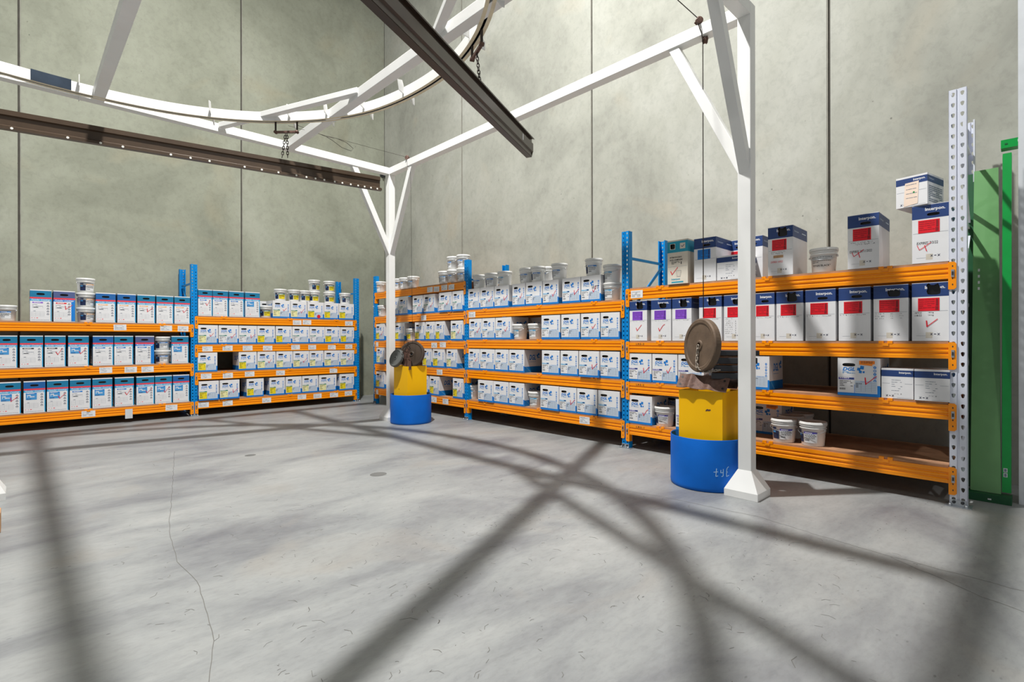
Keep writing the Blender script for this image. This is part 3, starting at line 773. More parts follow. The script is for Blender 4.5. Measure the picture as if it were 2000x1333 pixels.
def cup(w, h, hole, m=BAG):
    b = MB(); P = lambda p, y: (-w / 2 + p[0] * w, y, h - p[1] * h); n = len(hole); hole = [(p[0], p[1]) for p in hole]
    for i in range(n):
        j = (i + 1) % n; b.face([P(hole[i], 0.004), P(hole[j], 0.004), P(hole[j], 0.022), P(hole[i], 0.022)], m)
    b.face([P(p, 0.022) for p in hole][::-1], m)
    return b.mesh('hand_hole')
def inside(poly):
    def f(a, b):
        r = False; n = len(poly)
        for i in range(n):
            x1, y1 = poly[i]; x2, y2 = poly[(i + 1) % n]
            if (y1 > b) != (y2 > b) and a < (x2 - x1) * (b - y1) / (y2 - y1) + x1: r = not r
        return r
    return f
def front(b, w, h, keep=None): return Face2D(b, (-w / 2, 0, h), (1, 0, 0), (0, 0, -1), (0, -1, 0), w, h, keep)
def side_r(b, w, d, h): return Face2D(b, (w / 2, 0, h), (0, 1, 0), (0, 0, -1), (1, 0, 0), d, h)
def side_l(b, w, d, h): return Face2D(b, (-w / 2, d, h), (0, -1, 0), (0, 0, -1), (-1, 0, 0), d, h)

# --- DGL cartons
DW, DD, DH = 0.31, 0.34, 0.31
def dgl_logo(f, a, b, s):
    k = f.w / f.h
    q = lambda pts: f.poly([(a + s * x, b + s * k * y) for x, y in pts], BLUE, 2)
    q([(0.40, 0.44), (0.86, 0.50), (0.92, 0.04), (0.46, -0.02)][::1])
    q([(0.02, 0.62), (0.36, 0.68), (0.50, 0.30), (0.10, 0.24)])
    q([(0.26, 0.98), (0.60, 1.04), (0.66, 0.72), (0.30, 0.52)])
    q([(0.28, 0.66), (0.44, 0.60), (0.48, 0.38), (0.30, 0.40)])
    q([(0.72, 0.96), (0.96, 1.0), (1.0, 0.74), (0.78, 0.72)])
def dgl_body():
    b = MB(); hole = stadium(0.27, 0.185, 0.155, 0.045)
    shell(b, DW, DD, DH, WHITE, hole)
    f = front(b, DW, DH)
    f.rect(0, 1, 0.925, 1, BLUE); f.rect(0.935, 1, 0.71, 0.925, BLUE); f.rect(0.40, 0.413, 0.70, 0.925, BLUE)
    f.text('DGL', 0.12, 0.425, 0.245, 0.345, BLUE, 2, 0.25, 0.035)
    f.lines(0.12, 0.42, 0.365, 0.42, 2, BLUEL, seed=3, fill=0.6)
    dgl_logo(f, 0.46, 0.205, 0.19)
    for i in range(5):
        c = 0.24 + i * 0.088; f.disc(0.88, c, 0.036, BLUE, 1); f.disc(0.88, c, 0.022 if i % 2 else 0.012, BLUEP, 2)
    f.rect(0.42, 0.925, 0.60, 0.92, BLUEP)
    f.text('Powder Used', 0.55, 0.80, 0.60, 0.625, BLUE, 2)
    for i in range(6): f.rect(0.43, 0.91, 0.65 + i * 0.045, 0.654 + i * 0.045, GREYP, 2)
    for a in (0.43, 0.56, 0.66, 0.80): f.rect(a, a + 0.004, 0.65, 0.88, GREYP, 2)
    f.lines(0.44, 0.70, 0.66, 0.79, 3, GREYP, seed=7, fill=0.6)
    for s, q in ((side_r(b, DW, DD, DH), 0), (side_l(b, DW, DD, DH), 1)):
        s.rect(0, 1, 0.74, 1, BLUE)
        s.poly([(0.05, 0.74), (0.12, 0.74), (0.4, 1), (0.33, 1)][::-1], BLUEL, 2) if q == 0 else None
        s.text('DGL', 0.28, 0.66, 0.22, 0.46, BLUE, 2, 0.25, 0.03)
        dgl_logo(s, 0.70, 0.16, 0.2); s.lines(0.28, 0.66, 0.5, 0.56, 2, BLUEL, seed=2)
    return b.mesh('carton'), cup(DW, DH, hole)
D_BODY, D_HOLE = dgl_body()
def dgl_label(kind):
    b = MB(); body = {'y': YEL, 'p': YELP}.get(kind, WHITE); head = {'y': GREENH, 'p': GREENH, 'w': GREENH, 'c': CYAN, 'v': VIOL}[kind]
    b.box(0.008 - DW / 2, 0.40 * DW - DW / 2, -0.0016, -0.0004, 0.085 * DH, 0.48 * DH, body)
    f = Face2D(b, (-DW / 2, -0.0016, DH), (1, 0, 0), (0, 0, -1), (0, -1, 0), DW, DH)
    f.rect(0.026, 0.40, 0.52, 0.575, head, 1)
    if kind in 'cv': f.rect(0.29, 0.385, 0.527, 0.568, NAVY, 2)
    f.lines(0.05, 0.28, 0.528, 0.56, 1, WHITE, 2, 4, 0.7)
    f.lines(0.05, 0.37, 0.61, 0.78, 4, INK, 2, 5, 0.32)
    for i in range(9): f.rect(0.05 + i * 0.016, 0.058 + i * 0.016, 0.80, 0.85, INK, 2)
    f.lines(0.22, 0.38, 0.83, 0.86, 1, INK, 2, 8, 0.4)
    return b.mesh('label')
D_LABEL = {k: dgl_label(k) for k in 'ypwcv'}
def tick_mesh(w, h, a, c, s, m, variant=0):
    b = MB(); f = front(b, w, h); k = w / h
    V = [[(0, 0.45), (0.2, 0.9), (1, 0.0)], [(0, 0.55), (0.15, 1.0), (0.7, 0.2), (1, 0.0)], [(0.05, 0.3), (0.1, 0.95), (1, 0.15)], [(0, 0.5), (0.28, 1.0), (0.9, -0.1)]][variant % 4]
    pts = [(a + p[0] * s, c + p[1] * s * k) for p in V]
    f.stroke(pts, 0.0052, m, 5); f.stroke([(p[0] + 0.006, p[1] + 0.004) for p in pts[:2]], 0.008, m, 6)
    if variant == 4: f.stroke([(p[0] + 0.02, p[1] + 0.06) for p in pts], 0.005, m, 5)
    return b.mesh('tick_mark')
D_TICK = [tick_mesh(DW, DH, 0.58 + 0.03 * (i % 3), 0.42 + 0.03 * (i % 2), 0.2 + 0.04 * (i % 3), RED, i) for i in range(4)]

# --- tall powder cartons
PWD, PDP, PHT = 0.228, 0.40, 0.43
def powder_body(kind):
    b = MB(); hole = stadium(0.49, 0.135, 0.195, 0.033)
    top = {'t': TEAL, 'b': TEALB, 's': SLATE}[kind]
    shell(b, PWD, PDP, PHT, WHITE, hole)
    f = front(b, PWD, PHT, keep=lambda u, v: True)
    n = len(hole); hp = [(0.49 + (p[0] - 0.49) * 1.0, p[1]) for p in hole]
    # header printed around the hand hole
    o = []
    for (u, v) in hp:
        du, dv = u - 0.49, v - 0.135; t = 1e9
        if du > 1e-9: t = min(t, 0.51 / du)
        if du < -1e-9: t = min(t, -0.49 / du)
        if dv > 1e-9: t = min(t, (0.235 - 0.135) / dv)
        if dv < -1e-9: t = min(t, -(0.135 - 0.03) / dv)
        o.append([0.49 + du * t, 0.135 + dv * t])
    for c in ((0, 0.03), (1, 0.03), (1, 0.235), (0, 0.235)):
        i = min(range(n), key=lambda q: (o[q][0] - c[0]) ** 2 + (o[q][1] - c[1]) ** 2); o[i] = list(c)
    for i in range(n):
        j = (i + 1) % n; f.poly([o[i], o[j], hp[j], hp[i]][::-1], top, 1)
    f.rect(0, 1, 0.235, 0.285, STRIPE)
    f.rect(0, 1, 0.285, 0.355, BLUE if kind == 's' else CYAN)
    f.text('Powder Coatings', 0.06, 0.94, 0.293, 0.352, WHITE, 2, 0.3, 0.02)
    if kind == 's': f.rect(0.82, 1, 0.355, 0.985, BLUE)
    else:
        f.rect(0.955, 1, 0.355, 0.985, CYAN)
    ic = 0.72 if kind == 's' else 0.83
    for i in range(5):
        c = 0.43 + i * 0.085; f.disc(ic, c, 0.055, NAVYD, 1); f.disc(ic, c + 0.006, 0.03, WHITE, 2)
    f.lines(0.1, 0.6, 0.47, 0.60, 3, GREYP, 1, 3, 0.3)
    f.rect(0.16, 0.36, 0.545, 0.565, INK, 1)
    f.lines(0.16, 0.58, 0.665, 0.685, 1, GREYP, 1, 9, 0.8)
    for i in range(4): f.rect(0.06, 0.66, 0.70 + i * 0.045, 0.703 + i * 0.045, GREYP, 1)
    for a in (0.06, 0.26, 0.46, 0.658): f.rect(a, a + 0.004, 0.70, 0.838, GREYP, 1)
    f.disc(0.09, 0.89, 0.03, STRIPE, 1, 3); f.rect(0.2, 0.22, 0.88, 0.905, STRIPE, 1); f.rect(0.29, 0.37, 0.88, 0.90, STRIPE, 1)
    f.lines(0.05, 0.9, 0.95, 0.97, 1, GREYP, 1, 11, 0.4)
    for s in (side_r(b, PWD, PDP, PHT), side_l(b, PWD, PDP, PHT)):
        s.rect(0, 1, 0.03, 0.235, top); s.rect(0, 1, 0.235, 0.285, STRIPE); s.rect(0, 1, 0.285, 1, CYAN if kind != 's' else BLUE)
        s.rect(0.12, 0.88, 0.42, 0.94, WHITE, 2); s.lines(0.18, 0.8, 0.5, 0.9, 8, GREYP, 3, 4, 0.4)
    return b.mesh('carton'), cup(PWD, PHT, hole)
P_BODY = {k: powder_body(k) for k in 'tbs'}
def powder_label(kind):
    b = MB(); f = front(b, PWD, PHT)
    if kind == 'B':
        f.rect(0.10, 0.60, 0.375, 0.585, BLUEL, 2); f.rect(0.10, 0.60, 0.375, 0.41, BLUE, 3); f.lines(0.16, 0.5, 0.43, 0.52, 2, WHITE, 3, 3, 0.7); f.rect(0.13, 0.34, 0.555, 0.57, NAVY, 3); f.lines(0.15, 0.55, 0.38, 0.40, 1, WHITE, 4, 5, 0.7)
    else:
        m = {'p': PURP, 'r': REDL, 'o': ORNG, 'n': ORNG, 'b': BLUE, 'k': INK}[kind]
        f.rect(0.11, 0.60, 0.385, 0.425, m, 2); f.lines(0.17, 0.54, 0.395, 0.415, 1, WHITE, 3, 5, 0.8)
    return b.mesh('label')
P_LABEL = {k: powder_label(k) for k in 'Bpronbk'}
P_TICK = [tick_mesh(PWD, PHT, 0.52, 0.42, 0.36, RED, i) for i in range(4)]

# --- navy-banded cartons
NW, ND, NH = 0.225, 0.40, 0.44
def handling(f, a, b, s, m):
    k = f.w / f.h
    for i in (0, 2):
        x = a + i * s * 1.35; f.stroke([(x, b), (x + s, b + s * k)], 0.0022, m, 2); f.stroke([(x + s, b), (x, b + s * k)], 0.0022, m, 2)
        f.stroke([(x + s * .5, b), (x + s * .5, b + s * k)], 0.0016, m, 2)
    x = a + s * 1.35; f.poly([(x, b + s * k * .6), (x + s, b + s * k * .6), (x + s * .75, b + s * k * .3), (x + s * .25, b + s * k * .3)], m, 2)
def inter_body(torn, seed=0):
    rg = random.Random(seed)
    if torn:
        base = [(0.44, 0.20), (0.40, 0.15), (0.43, 0.10), (0.41, 0.05), (0.45, 0.015), (0.52, 0.03), (0.60, 0.04), (0.66, 0.03), (0.72, 0.018), (0.74, 0.06), (0.77, 0.11), (0.79, 0.16), (0.76, 0.20), (0.68, 0.212), (0.60, 0.212), (0.52, 0.212)]
        hole = [(u + rg.uniform(-.012, .012), v + (rg.uniform(-.01, .01) if v < 0.19 else 0)) for u, v in base]
        if seed == 2: hole = [(u, max(v, 0.09 + 0.05 * abs(u - 0.6)) if v < 0.15 else v) for u, v in hole]
    else: hole = stadium(0.58, 0.175, 0.17, 0.026)
    b = MB(); shell(b, NW, ND, NH, WHITE, hole, rim=BROWNC)
    cu = sum(p[0] for p in hole) / len(hole); cv = sum(p[1] for p in hole) / len(hole)
    o = []
    for (u, v) in hole:
        du, dv = u - cu, v - cv; t = 1e9
        if du > 1e-9: t = min(t, (1 - cu) / du)
        if du < -1e-9: t = min(t, -cu / du)
        if dv > 1e-9: t = min(t, (0.24 - cv) / dv)
        if dv < -1e-9: t = min(t, -(cv - 0.008) / dv)
        o.append([cu + du * t, cv + dv * t])
    n = len(hole)
    for c in ((0, 0.008), (1, 0.008), (1, 0.24), (0, 0.24)):
        i = min(range(n), key=lambda q: (o[q][0] - c[0]) ** 2 + (o[q][1] - c[1]) ** 2); o[i] = list(c)
    f = front(b, NW, NH)
    for i in range(n):
        j = (i + 1) % n; f.poly([o[i], o[j], hole[j], hole[i]][::-1], NAVY, 1)
    ins = inside(hole); f.keep = lambda u, v: not ins(u, v)
    f.text('Interpon.', 0.36, 0.90, 0.055, 0.125, WHITE, 2, 0, 0.03)
    f.keep = None
    f.rect(0.03, 0.97, 0.485, 0.489, GREYP, 1)
    f.rect(0.12, 0.38, 0.91, 0.913, GREYP, 1); handling(f, 0.50, 0.865, 0.07, NAVYD)
    f.rect(0.38, 0.56, 0.85, 0.95, TAPE, 0.6)
    s = side_r(b, NW, ND, NH); s.rect(0, 1, 0.008, 0.24, NAVY); s.text('Interpon', 0.1, 0.4, 0.09, 0.14, BLUEP, 2); s.rect(0.62, 0.9, 0.10, 0.12, BLUEP, 2)
    s = side_l(b, NW, ND, NH); s.rect(0, 1, 0.008, 0.24, NAVY); s.text('Interpon', 0.1, 0.4, 0.09, 0.14, BLUEP, 2)
    return b.mesh('carton'), cup(NW, NH, hole)
N_BODY = [inter_body(False), inter_body(True, 1), inter_body(True, 2), inter_body(True, 3)]
def inter_label(kind):
    b = MB(); m = {'r': REDL, 'v': PURP, 'b': BLUE}[kind]
    a0, a1, b0, b1 = 0.17, 0.75, 0.265, 0.485
    b.box(a0 * NW - NW / 2, a1 * NW - NW / 2, -0.0017, -0.0004, (1 - b1) * NH, (1 - b0) * NH, m)
    f = Face2D(b, (-NW / 2, -0.0017, NH), (1, 0, 0), (0, 0, -1), (0, -1, 0), NW, NH)
    dk = {'r': mat('label_ink_red', (140, 8, 24), 0.5), 'v': mat('label_ink_purple', (88, 44, 140), 0.5), 'b': NAVY}[kind]
    f.lines(0.2, 0.62, 0.29, 0.46, 5, dk, 1, 6, 0.28); f.rect(0.655, 0.72, 0.28, 0.40, dk, 1); f.rect(0.64, 0.72, 0.41, 0.47, dk, 1)
    return b.mesh('label')
N_LABEL = {k: inter_label(k) for k in 'rvb'}
def inter_writing(v):
    b = MB(); f = front(b, NW, NH)
    if v == 0:
        f.scribble(0.05, 0.85, 0.515, 0.02, INK, 1)
    elif v == 1:
        for i in range(3): f.scribble(0.05, 0.3, 0.515 + i * 0.04, 0.022, INK, 3 + i); f.scribble(0.5, 0.55, 0.515 + i * 0.04, 0.02, INK, 7 + i); f.scribble(0.75, 0.85, 0.515 + i * 0.04, 0.02, INK, 9 + i)
    elif v == 2:
        for i in range(8): f.scribble(0.06, 0.4, 0.52 + i * 0.045, 0.022, INK, 13 + i); 
        for i in range(6): f.stroke([(0.55 + .01 * (i % 2), 0.56 + i * .05), (0.56, 0.59 + i * .05)], 0.003, INK)
    elif v == 3:
        f.text('EXPIRES 20/11/2022', 0.07, 0.78, 0.66, 0.705, INK, 2, 0.1); f.scribble(0.1, 0.8, 0.52, 0.02, INK, 31); f.scribble(0.25, 0.85, 0.555, 0.025, INK, 32)
    elif v == 4:
        f.text('EXPIRES 7/3/22', 0.13, 0.70, 0.635, 0.68, INK, 2, 0.1)
    elif v == 5:
        f.text('EXPIRED 14/9/22', 0.12, 0.60, 0.70, 0.74, RED, 2, 0.1); f.scribble(0.12, 0.7, 0.52, 0.025, INK, 41); f.rect(0.22, 0.62, 0.585, 0.64, BROWNC, 1); f.scribble(0.15, 0.6, 0.55, 0.03, INK, 42)
    elif v == 6:
        f.text('18/9/22', 0.08, 0.27, 0.50, 0.53, INK, 2, 0.1); f.text('18 kg', 0.45, 0.6, 0.50, 0.53, INK, 2, 0.1); f.text('1/8/22', 0.08, 0.27, 0.545, 0.575, INK, 2, 0.1); f.text('14 kg', 0.45, 0.6, 0.545, 0.575, INK, 2, 0.1)
    return b.mesh('handwriting')
N_WRITE = [inter_writing(i) for i in range(7)]
N_TICK = [tick_mesh(NW, NH, 0.38, 0.60, 0.32, RED, i) for i in range(4)]
def red_four():
    b = MB(); f = front(b, NW, NH)
    f.stroke([(0.14, 0.69), (0.20, 0.77), (0.32, 0.73), (0.52, 0.655)], 0.004, RED, 5); f.stroke([(0.34, 0.695), (0.40, 0.80)], 0.005, RED, 6)
    return b.mesh('tick_mark')
N_FOUR = red_four()

# small flat-topped navy-banded carton
MW, MD, MH = 0.215, 0.30, 0.235
def small_body():
    b = MB(); hw = MW / 2
    b.box(-hw, hw, 0, MD, 0, MH, WHITE)
    f = front(b, MW, MH); f.rect(0, 1, 0.06, 0.27, NAVY); f.text('Interpon.', 0.56, 0.94, 0.10, 0.19, WHITE, 2, 0, 0.03)
    f.rect(0.03, 0.27, 0.50, 0.507, GREYP); f.rect(0.74, 0.97, 0.50, 0.507, GREYP)
    f.lines(0.32, 0.66, 0.38, 0.80, 6, GREYP, 1, 5, 0.2); f.scribble(0.42, 0.62, 0.84, 0.03, INK, 4); handling(f, 0.14, 0.88, 0.07, NAVYD); f.rect(0.5, 0.95, 0.965, 0.97, GREYP)
    for s in (side_r(b, MW, MD, MH), side_l(b, MW, MD, MH)):
        s.rect(0, 1, 0.06, 0.27, NAVY); s.text('Interpon', 0.1, 0.4, 0.12, 0.2, BLUEP, 2); s.lines(0.08, 0.92, 0.38, 0.92, 9, GREYP, 1, 6, 0.6)
    b.box(-hw, hw, MD / 2 - .002, MD / 2 + .002, MH, MH + 0.0006, BROWNC)
    return b.mesh('carton')
M_BODY = small_body()
def note_mesh():
    b = MB(); f = front(b, MW, MH); f.poly([(0.25, 0.98), (0.70, 0.93), (0.74, 0.2), (0.30, 0.22)], BEIGE, 4)
    f.lines(0.33, 0.68, 0.28, 0.85, 4, GREYP, 5, 4, 0.12); f.disc(0.58, 0.55, 0.032, GREEND, 6)
    return b.mesh('paper_note')
M_NOTE = note_mesh()
# old teal-topped carton
def old_body():
    b = MB(); w, d, h = 0.227, 0.30, 0.455; hole = [(0.15, 0.17), (0.14, 0.10), (0.16, 0.09), (0.21, 0.085), (0.28, 0.085), (0.34, 0.09), (0.37, 0.10), (0.375, 0.13), (0.37, 0.17), (0.36, 0.195), (0.32, 0.20), (0.26, 0.20), (0.20, 0.20), (0.16, 0.19)]
    shell(b, w, d, h, CREAMC, hole, CREAMC)
    f = front(b, w, h)
    ins = inside(hole)
    for (a0, a1, b0, b1) in ((0, 1, 0.03, 0.08), (0, 0.13, 0.08, 0.21), (0.39, 0.62, 0.08, 0.21), (0.88, 1, 0.08, 0.21), (0, 1, 0.21, 0.28)):
        f.rect(a0, a1, b0, b1, TURQ)
    f.stroke([(0.68, 0.14), (0.74, 0.17), (0.83, 0.12)], 0.006, NAVY)
    f.text('INTERPON D2010', 0.12, 0.70, 0.375, 0.41, INK, 2, 0, 0.02); f.text('EXCEL CHAMPAGNE', 0.12, 0.74, 0.435, 0.47, INK, 2, 0, 0.02)
    f.lines(0.2, 0.65, 0.49, 0.56, 3, INK, 2, 5, 0.4); f.rect(0.03, 0.95, 0.60, 0.604, GREYP); f.rect(0.66, 0.70, 0.5, 0.56, INK)
    f.poly([(0.44, 0.84), (0.66, 0.84), (0.7, 0.70), (0.42, 0.70)], TAPE, 2); f.stroke([(0.44, 0.70), (0.48, 0.83), (0.62, 0.84), (0.67, 0.70), (0.44, 0.70)], 0.002, GREYP)
    f.text('Interpon', 0.2, 0.62, 0.87, 0.92, TURQ, 2, 0, 0.03); f.rect(0.2, 0.78, 0.945, 0.975, TURQ)
    s = side_r(b, w, d, h); s.rect(0, 1, 0.03, 0.28, TURQ)
    return b.mesh('carton'), cup(w, h, hole)
A_BODY, A_HOLE = old_body()
A_TICK = tick_mesh(0.227, 0.455, 0.16, 0.62, 0.36, RED, 0)

# --- plastic tubs
def tub_body():
    b = MB()
    b.lathe([(0, 0.003), (0.08, 0.003), (0.086, 0.0), (0.088, 0.004), (0.098, 0.150), (0.106, 0.152), (0.106, 0.157), (0.099, 0.160), (0.100, 0.172), (0.108, 0.174), (0.108, 0.179), (0.101, 0.181), (0.101, 0.195)], PLAST, n=36)
    b.lathe([(0.0, 0.0), (0.009, 0), (0.009, 0.012), (0, 0.012)], PLAST, n=10, M=Matrix.Translation((-0.097, 0, 0.14)) @ Matrix.Rotation(-PI / 2, 4, 'Y'))
    b.lathe([(0.0, 0.0), (0.009, 0), (0.009, 0.012), (0, 0.012)], PLAST, n=10, M=Matrix.Translation((0.097, 0, 0.14)) @ Matrix.Rotation(PI / 2, 4, 'Y'))
    return b.mesh('tub')
def tub_lid():
    b = MB(); b.lathe([(0.1005, 0.186), (0.111, 0.187), (0.112, 0.193), (0.108, 0.196), (0.110, 0.205), (0.106, 0.209), (0.099, 0.209), (0.097, 0.203), (0.0, 0.202)], PLAST, n=36); return b.mesh('lid')
def tub_handle():
    b = MB(); pts = [(0.108 * math.cos(a), -0.03 - 0.085 * math.sin(a) * 0.9, 0.14 - 0.06 * math.sin(a)) for a in [PI * i / 20 for i in range(21)]]
    pts = [(0.109, 0, 0.14)] + [(0.113 * math.cos(a), -0.112 * math.sin(a), 0.14 - 0.035 * math.sin(a)) for a in [PI * i / 24 for i in range(1, 24)]] + [(-0.109, 0, 0.14)]
    b.tube(pts, 0.0018, GALV, 6); return b.mesh('handle')
def tub_label(kind):
    b = MB(); rad = lambda z: 0.0888 + (z - 0.004) * (0.0100 / 0.146) + 0.0006
    class C:  # printing wrapped round the tub: angle a in degrees from the front, z height
        pass
    def patch(a0, a1, z0, z1, m, lay=0):
        n = max(1, int(abs(a1 - a0) / 8)); e = 0.0004 * lay
        for i in range(n):
            q0 = math.radians(a0 + (a1 - a0) * i / n); q1 = math.radians(a0 + (a1 - a0) * (i + 1) / n)
            b.face([((rad(z) + e) * math.sin(q), -(rad(z) + e) * math.cos(q), z) for q, z in ((q0, z0), (q1, z0), (q1, z1), (q0, z1))], m)
    if kind == 'k':
        patch(-50, 58, 0.105, 0.135, PLASTG, 0)
        rg = random.Random(3)
        for z, a0, a1 in ((0.128, -45, 50), (0.114, -35, 30), (0.098, -44, 45), (0.084, -44, -10)):
            a = a0
            while a < a1:
                q = rg.uniform(2, 6); patch(a, a + q * 0.5, z - 0.004, z + 0.004, INK, 1); a += q + 1
        vs, fs, x0, x1, y0, y1 = glyphs('"TITAN BLACK"', 0.1, 0.01)
        for f in fs:
            if len(f) < 3: continue
            b.face([((rad(0.055) + .0008) * math.sin(math.radians(-46 + 92 * (vs[i][0] - x0) / (x1 - x0))), -(rad(0.055) + .0008) * math.cos(math.radians(-46 + 92 * (vs[i][0] - x0) / (x1 - x0))), 0.048 + 0.017 * (vs[i][1] - y0) / (y1 - y0)) for i in f], INK)
        return b.mesh('handwriting')
    m = {'y': GREENH, 'w': GREENH, 'p': BLUEL, 'b': BLUE, 'c': CYAN, 'v': VIOL, 'o': ORNG}[kind]
    body = YEL if kind == 'y' else PAPER
    patch(-62, -22, 0.03, 0.11, NAVYD); patch(-60, -36, 0.115, 0.135, NAVYD); patch(-58, -40, 0.085, 0.10, BLUEL, 1)
    patch(-16, 48, 0.03, 0.122, body); patch(-16, 48, 0.108, 0.124, m, 1); patch(-10, 25, 0.113, 0.119, PAPER, 2)
    rg = random.Random(5)
    for z in (0.098, 0.088, 0.078, 0.068):
        a = -12
        while a < 36: q = rg.uniform(3, 10); patch(a, a + q, z, z + 0.004, INK, 2); a += q + 2
    for i in range(8): patch(-12 + i * 3, -10.4 + i * 3, 0.046, 0.058, INK, 2)
    return b.mesh('label')
T_BODY, T_LID, T_HANDLE = tub_body(), tub_lid(), tub_handle()
T_LABEL = {k: tub_label(k) for k in 'kywpbcvo'}

BAYN = {'L1': 'far left bay', 'L2': 'left corner bay', 'R1': 'right corner bay', 'R2': 'right middle bay', 'R3': 'right end bay'}
ORD = ['', 'first', 'second', 'third', 'fourth', 'fifth', 'sixth', 'seventh', 'eighth', 'ninth', 'tenth', 'eleventh', 'twelfth']
def shelfname(bay, k):
    n = len(SHELVES[bay])
    return 'top' if k == 0 else 'bottom' if k == n - 1 else ORD[k + 1]
def place(bay, k, u, off, dz=0.0, rot=0.0):
    """a point on the shelf, off = distance behind its front edge; returns location and heading"""
    z = SHELVES[bay][k] + 0.0008 + dz
    if bay[0] == 'L': return (u, YL + off, z), rot
    return (XR + off, u, z), -PI / 2 + rot
LABELW = {'y': 'yellow label', 'p': 'pale yellow label', 'w': 'green-topped label', 'c': 'cyan-topped label', 'v': 'violet-topped label'}
def carton(bay, k, kind, u, off, w, op, seq):
    rot = math.radians(op.get('rot', ((seq * 37) % 7 - 3) * 0.12))
    dz = 0.0
    if op.get('up') == 2: dz = NH + 0.003
    loc, rz = place(bay, k, u, off + 0.002, dz, rot)
    if kind == 'D':
        c = link('carton', D_BODY, None, loc, rz); c.scale = (w * 0.985 / DW, 1, 1)
        link('hand_hole', D_HOLE, c); link('label', D_LABEL[op['l']], c)
        if op.get('t'): link('tick_mark', D_TICK[seq % 4], c)
        if op.get('dot'):
            b = MB(); f = front(b, DW, DH); f.disc(0.68, 0.86, 0.11, RED, 6, 16); b.build('sticker', c)['label'] = 'round red sticker'
        if op.get('stk'):
            b = MB(); f = front(b, DW, DH); f.poly([(0.52, 0.17), (0.82, 0.20), (0.88, 0.15), (0.88, 0.07), (0.52, 0.07)], ORNGS, 4); f.lines(0.56, 0.84, 0.09, 0.15, 2, INK, 5, 4, 0.4); f.poly([(0.82, 0.20), (0.88, 0.15), (0.83, 0.165)], WHITE, 5); b.build('sticker', c)['label'] = 'orange sticker'
        if op.get('wet'):
            b = MB(); f = front(b, DW, DH); f.text('WET', 0.55, 0.9, 0.40, 0.54, INK, 4, 0.2); b.build('handwriting', c)
        look = 'white blue-based carton, ' + LABELW[op['l']]
        cat = 'carton'; grp = 'white blue-based cartons on the racks'
    elif kind == 'P':
        c = link('carton', P_BODY[op['c']][0], None, loc, rz); c.scale = (w * 0.97 / PWD, 1, 1)
        link('hand_hole', P_BODY[op['c']][1], c); link('label', P_LABEL[op['l']], c)
        if op.get('t'): link('tick_mark', P_TICK[seq % 4], c)
        look = {'t': 'teal-topped', 'b': 'blue-topped', 's': 'slate-topped'}[op['c']] + ' tall carton'
        cat = 'carton'; grp = 'tall powder cartons on the left rack'
    elif kind == 'N':
        tv = {2: 3, 3: 0, 4: 0}.get(op.get('t'), 0)
        if k == 1: tv = [1, 2, 1, 3, 2, 0, 1, 0, 0, 2, 3][seq % 11]
        c = link('carton', N_BODY[tv][0], None, loc, rz); c.scale = (w * 0.97 / NW, 1, 1)
        link('hand_hole', N_BODY[tv][1], c)
        if op['l'] != 'n': link('label', N_LABEL[op['l']], c)
        t = op.get('t')
        if t in (3, 4): link('tick_mark', N_FOUR, c); link('handwriting', N_WRITE[3 if t == 3 else 4], c)
        elif t == 2: link('handwriting', N_WRITE[5], c)
        elif k == 1:
            link('handwriting', N_WRITE[6 if seq % 11 == 10 else [0, 0, 0, 0, 2, 0, 0, 0, 0, 1][seq % 10]], c)
            if t: link('tick_mark', N_TICK[seq % 4], c)
        look = 'navy-banded carton, ' + {'r': 'red', 'v': 'purple', 'b': 'blue', 'n': 'no'}[op['l']] + ' label'
        cat = 'carton'; grp = 'navy-banded cartons in the end bay'
    elif kind == 'M':
        c = link('carton', M_BODY, None, loc, rz); c.scale = (w * 0.985 / MW, 1, 1)
        if op.get('note'): link('paper_note', M_NOTE, c)
        look = 'small navy-banded carton'
        cat = 'carton'; grp = 'small navy-banded cartons in the end bay'
    else:
        c = link('carton', A_BODY, None, loc, rz); link('hand_hole', A_HOLE, c); link('tick_mark', A_TICK, c)
        look = 'old cream carton with turquoise top'; cat = 'carton'; grp = None
    return c, look, cat, grp
def tub(bay, k, u, off, op, level, seq):
    dz = (DH + 0.002 if op.get('up') else 0) + level * 0.211
    loc, rz = place(bay, k, u, off + 0.112, dz, math.radians((seq * 53) % 40 - 20 if op['c'] != 'k' else 0))
    c = link('tub', T_BODY, None, loc, rz)
    link('lid', T_LID, c); h = link('handle', T_HANDLE, c)
    link('handwriting' if op['c'] == 'k' else 'label', T_LABEL[op['c']], c)
    look = {'y': 'white tub, yellow label', 'k': 'white tub handwritten in black'}.get(op['c'], 'white lidded tub')
    return c, look
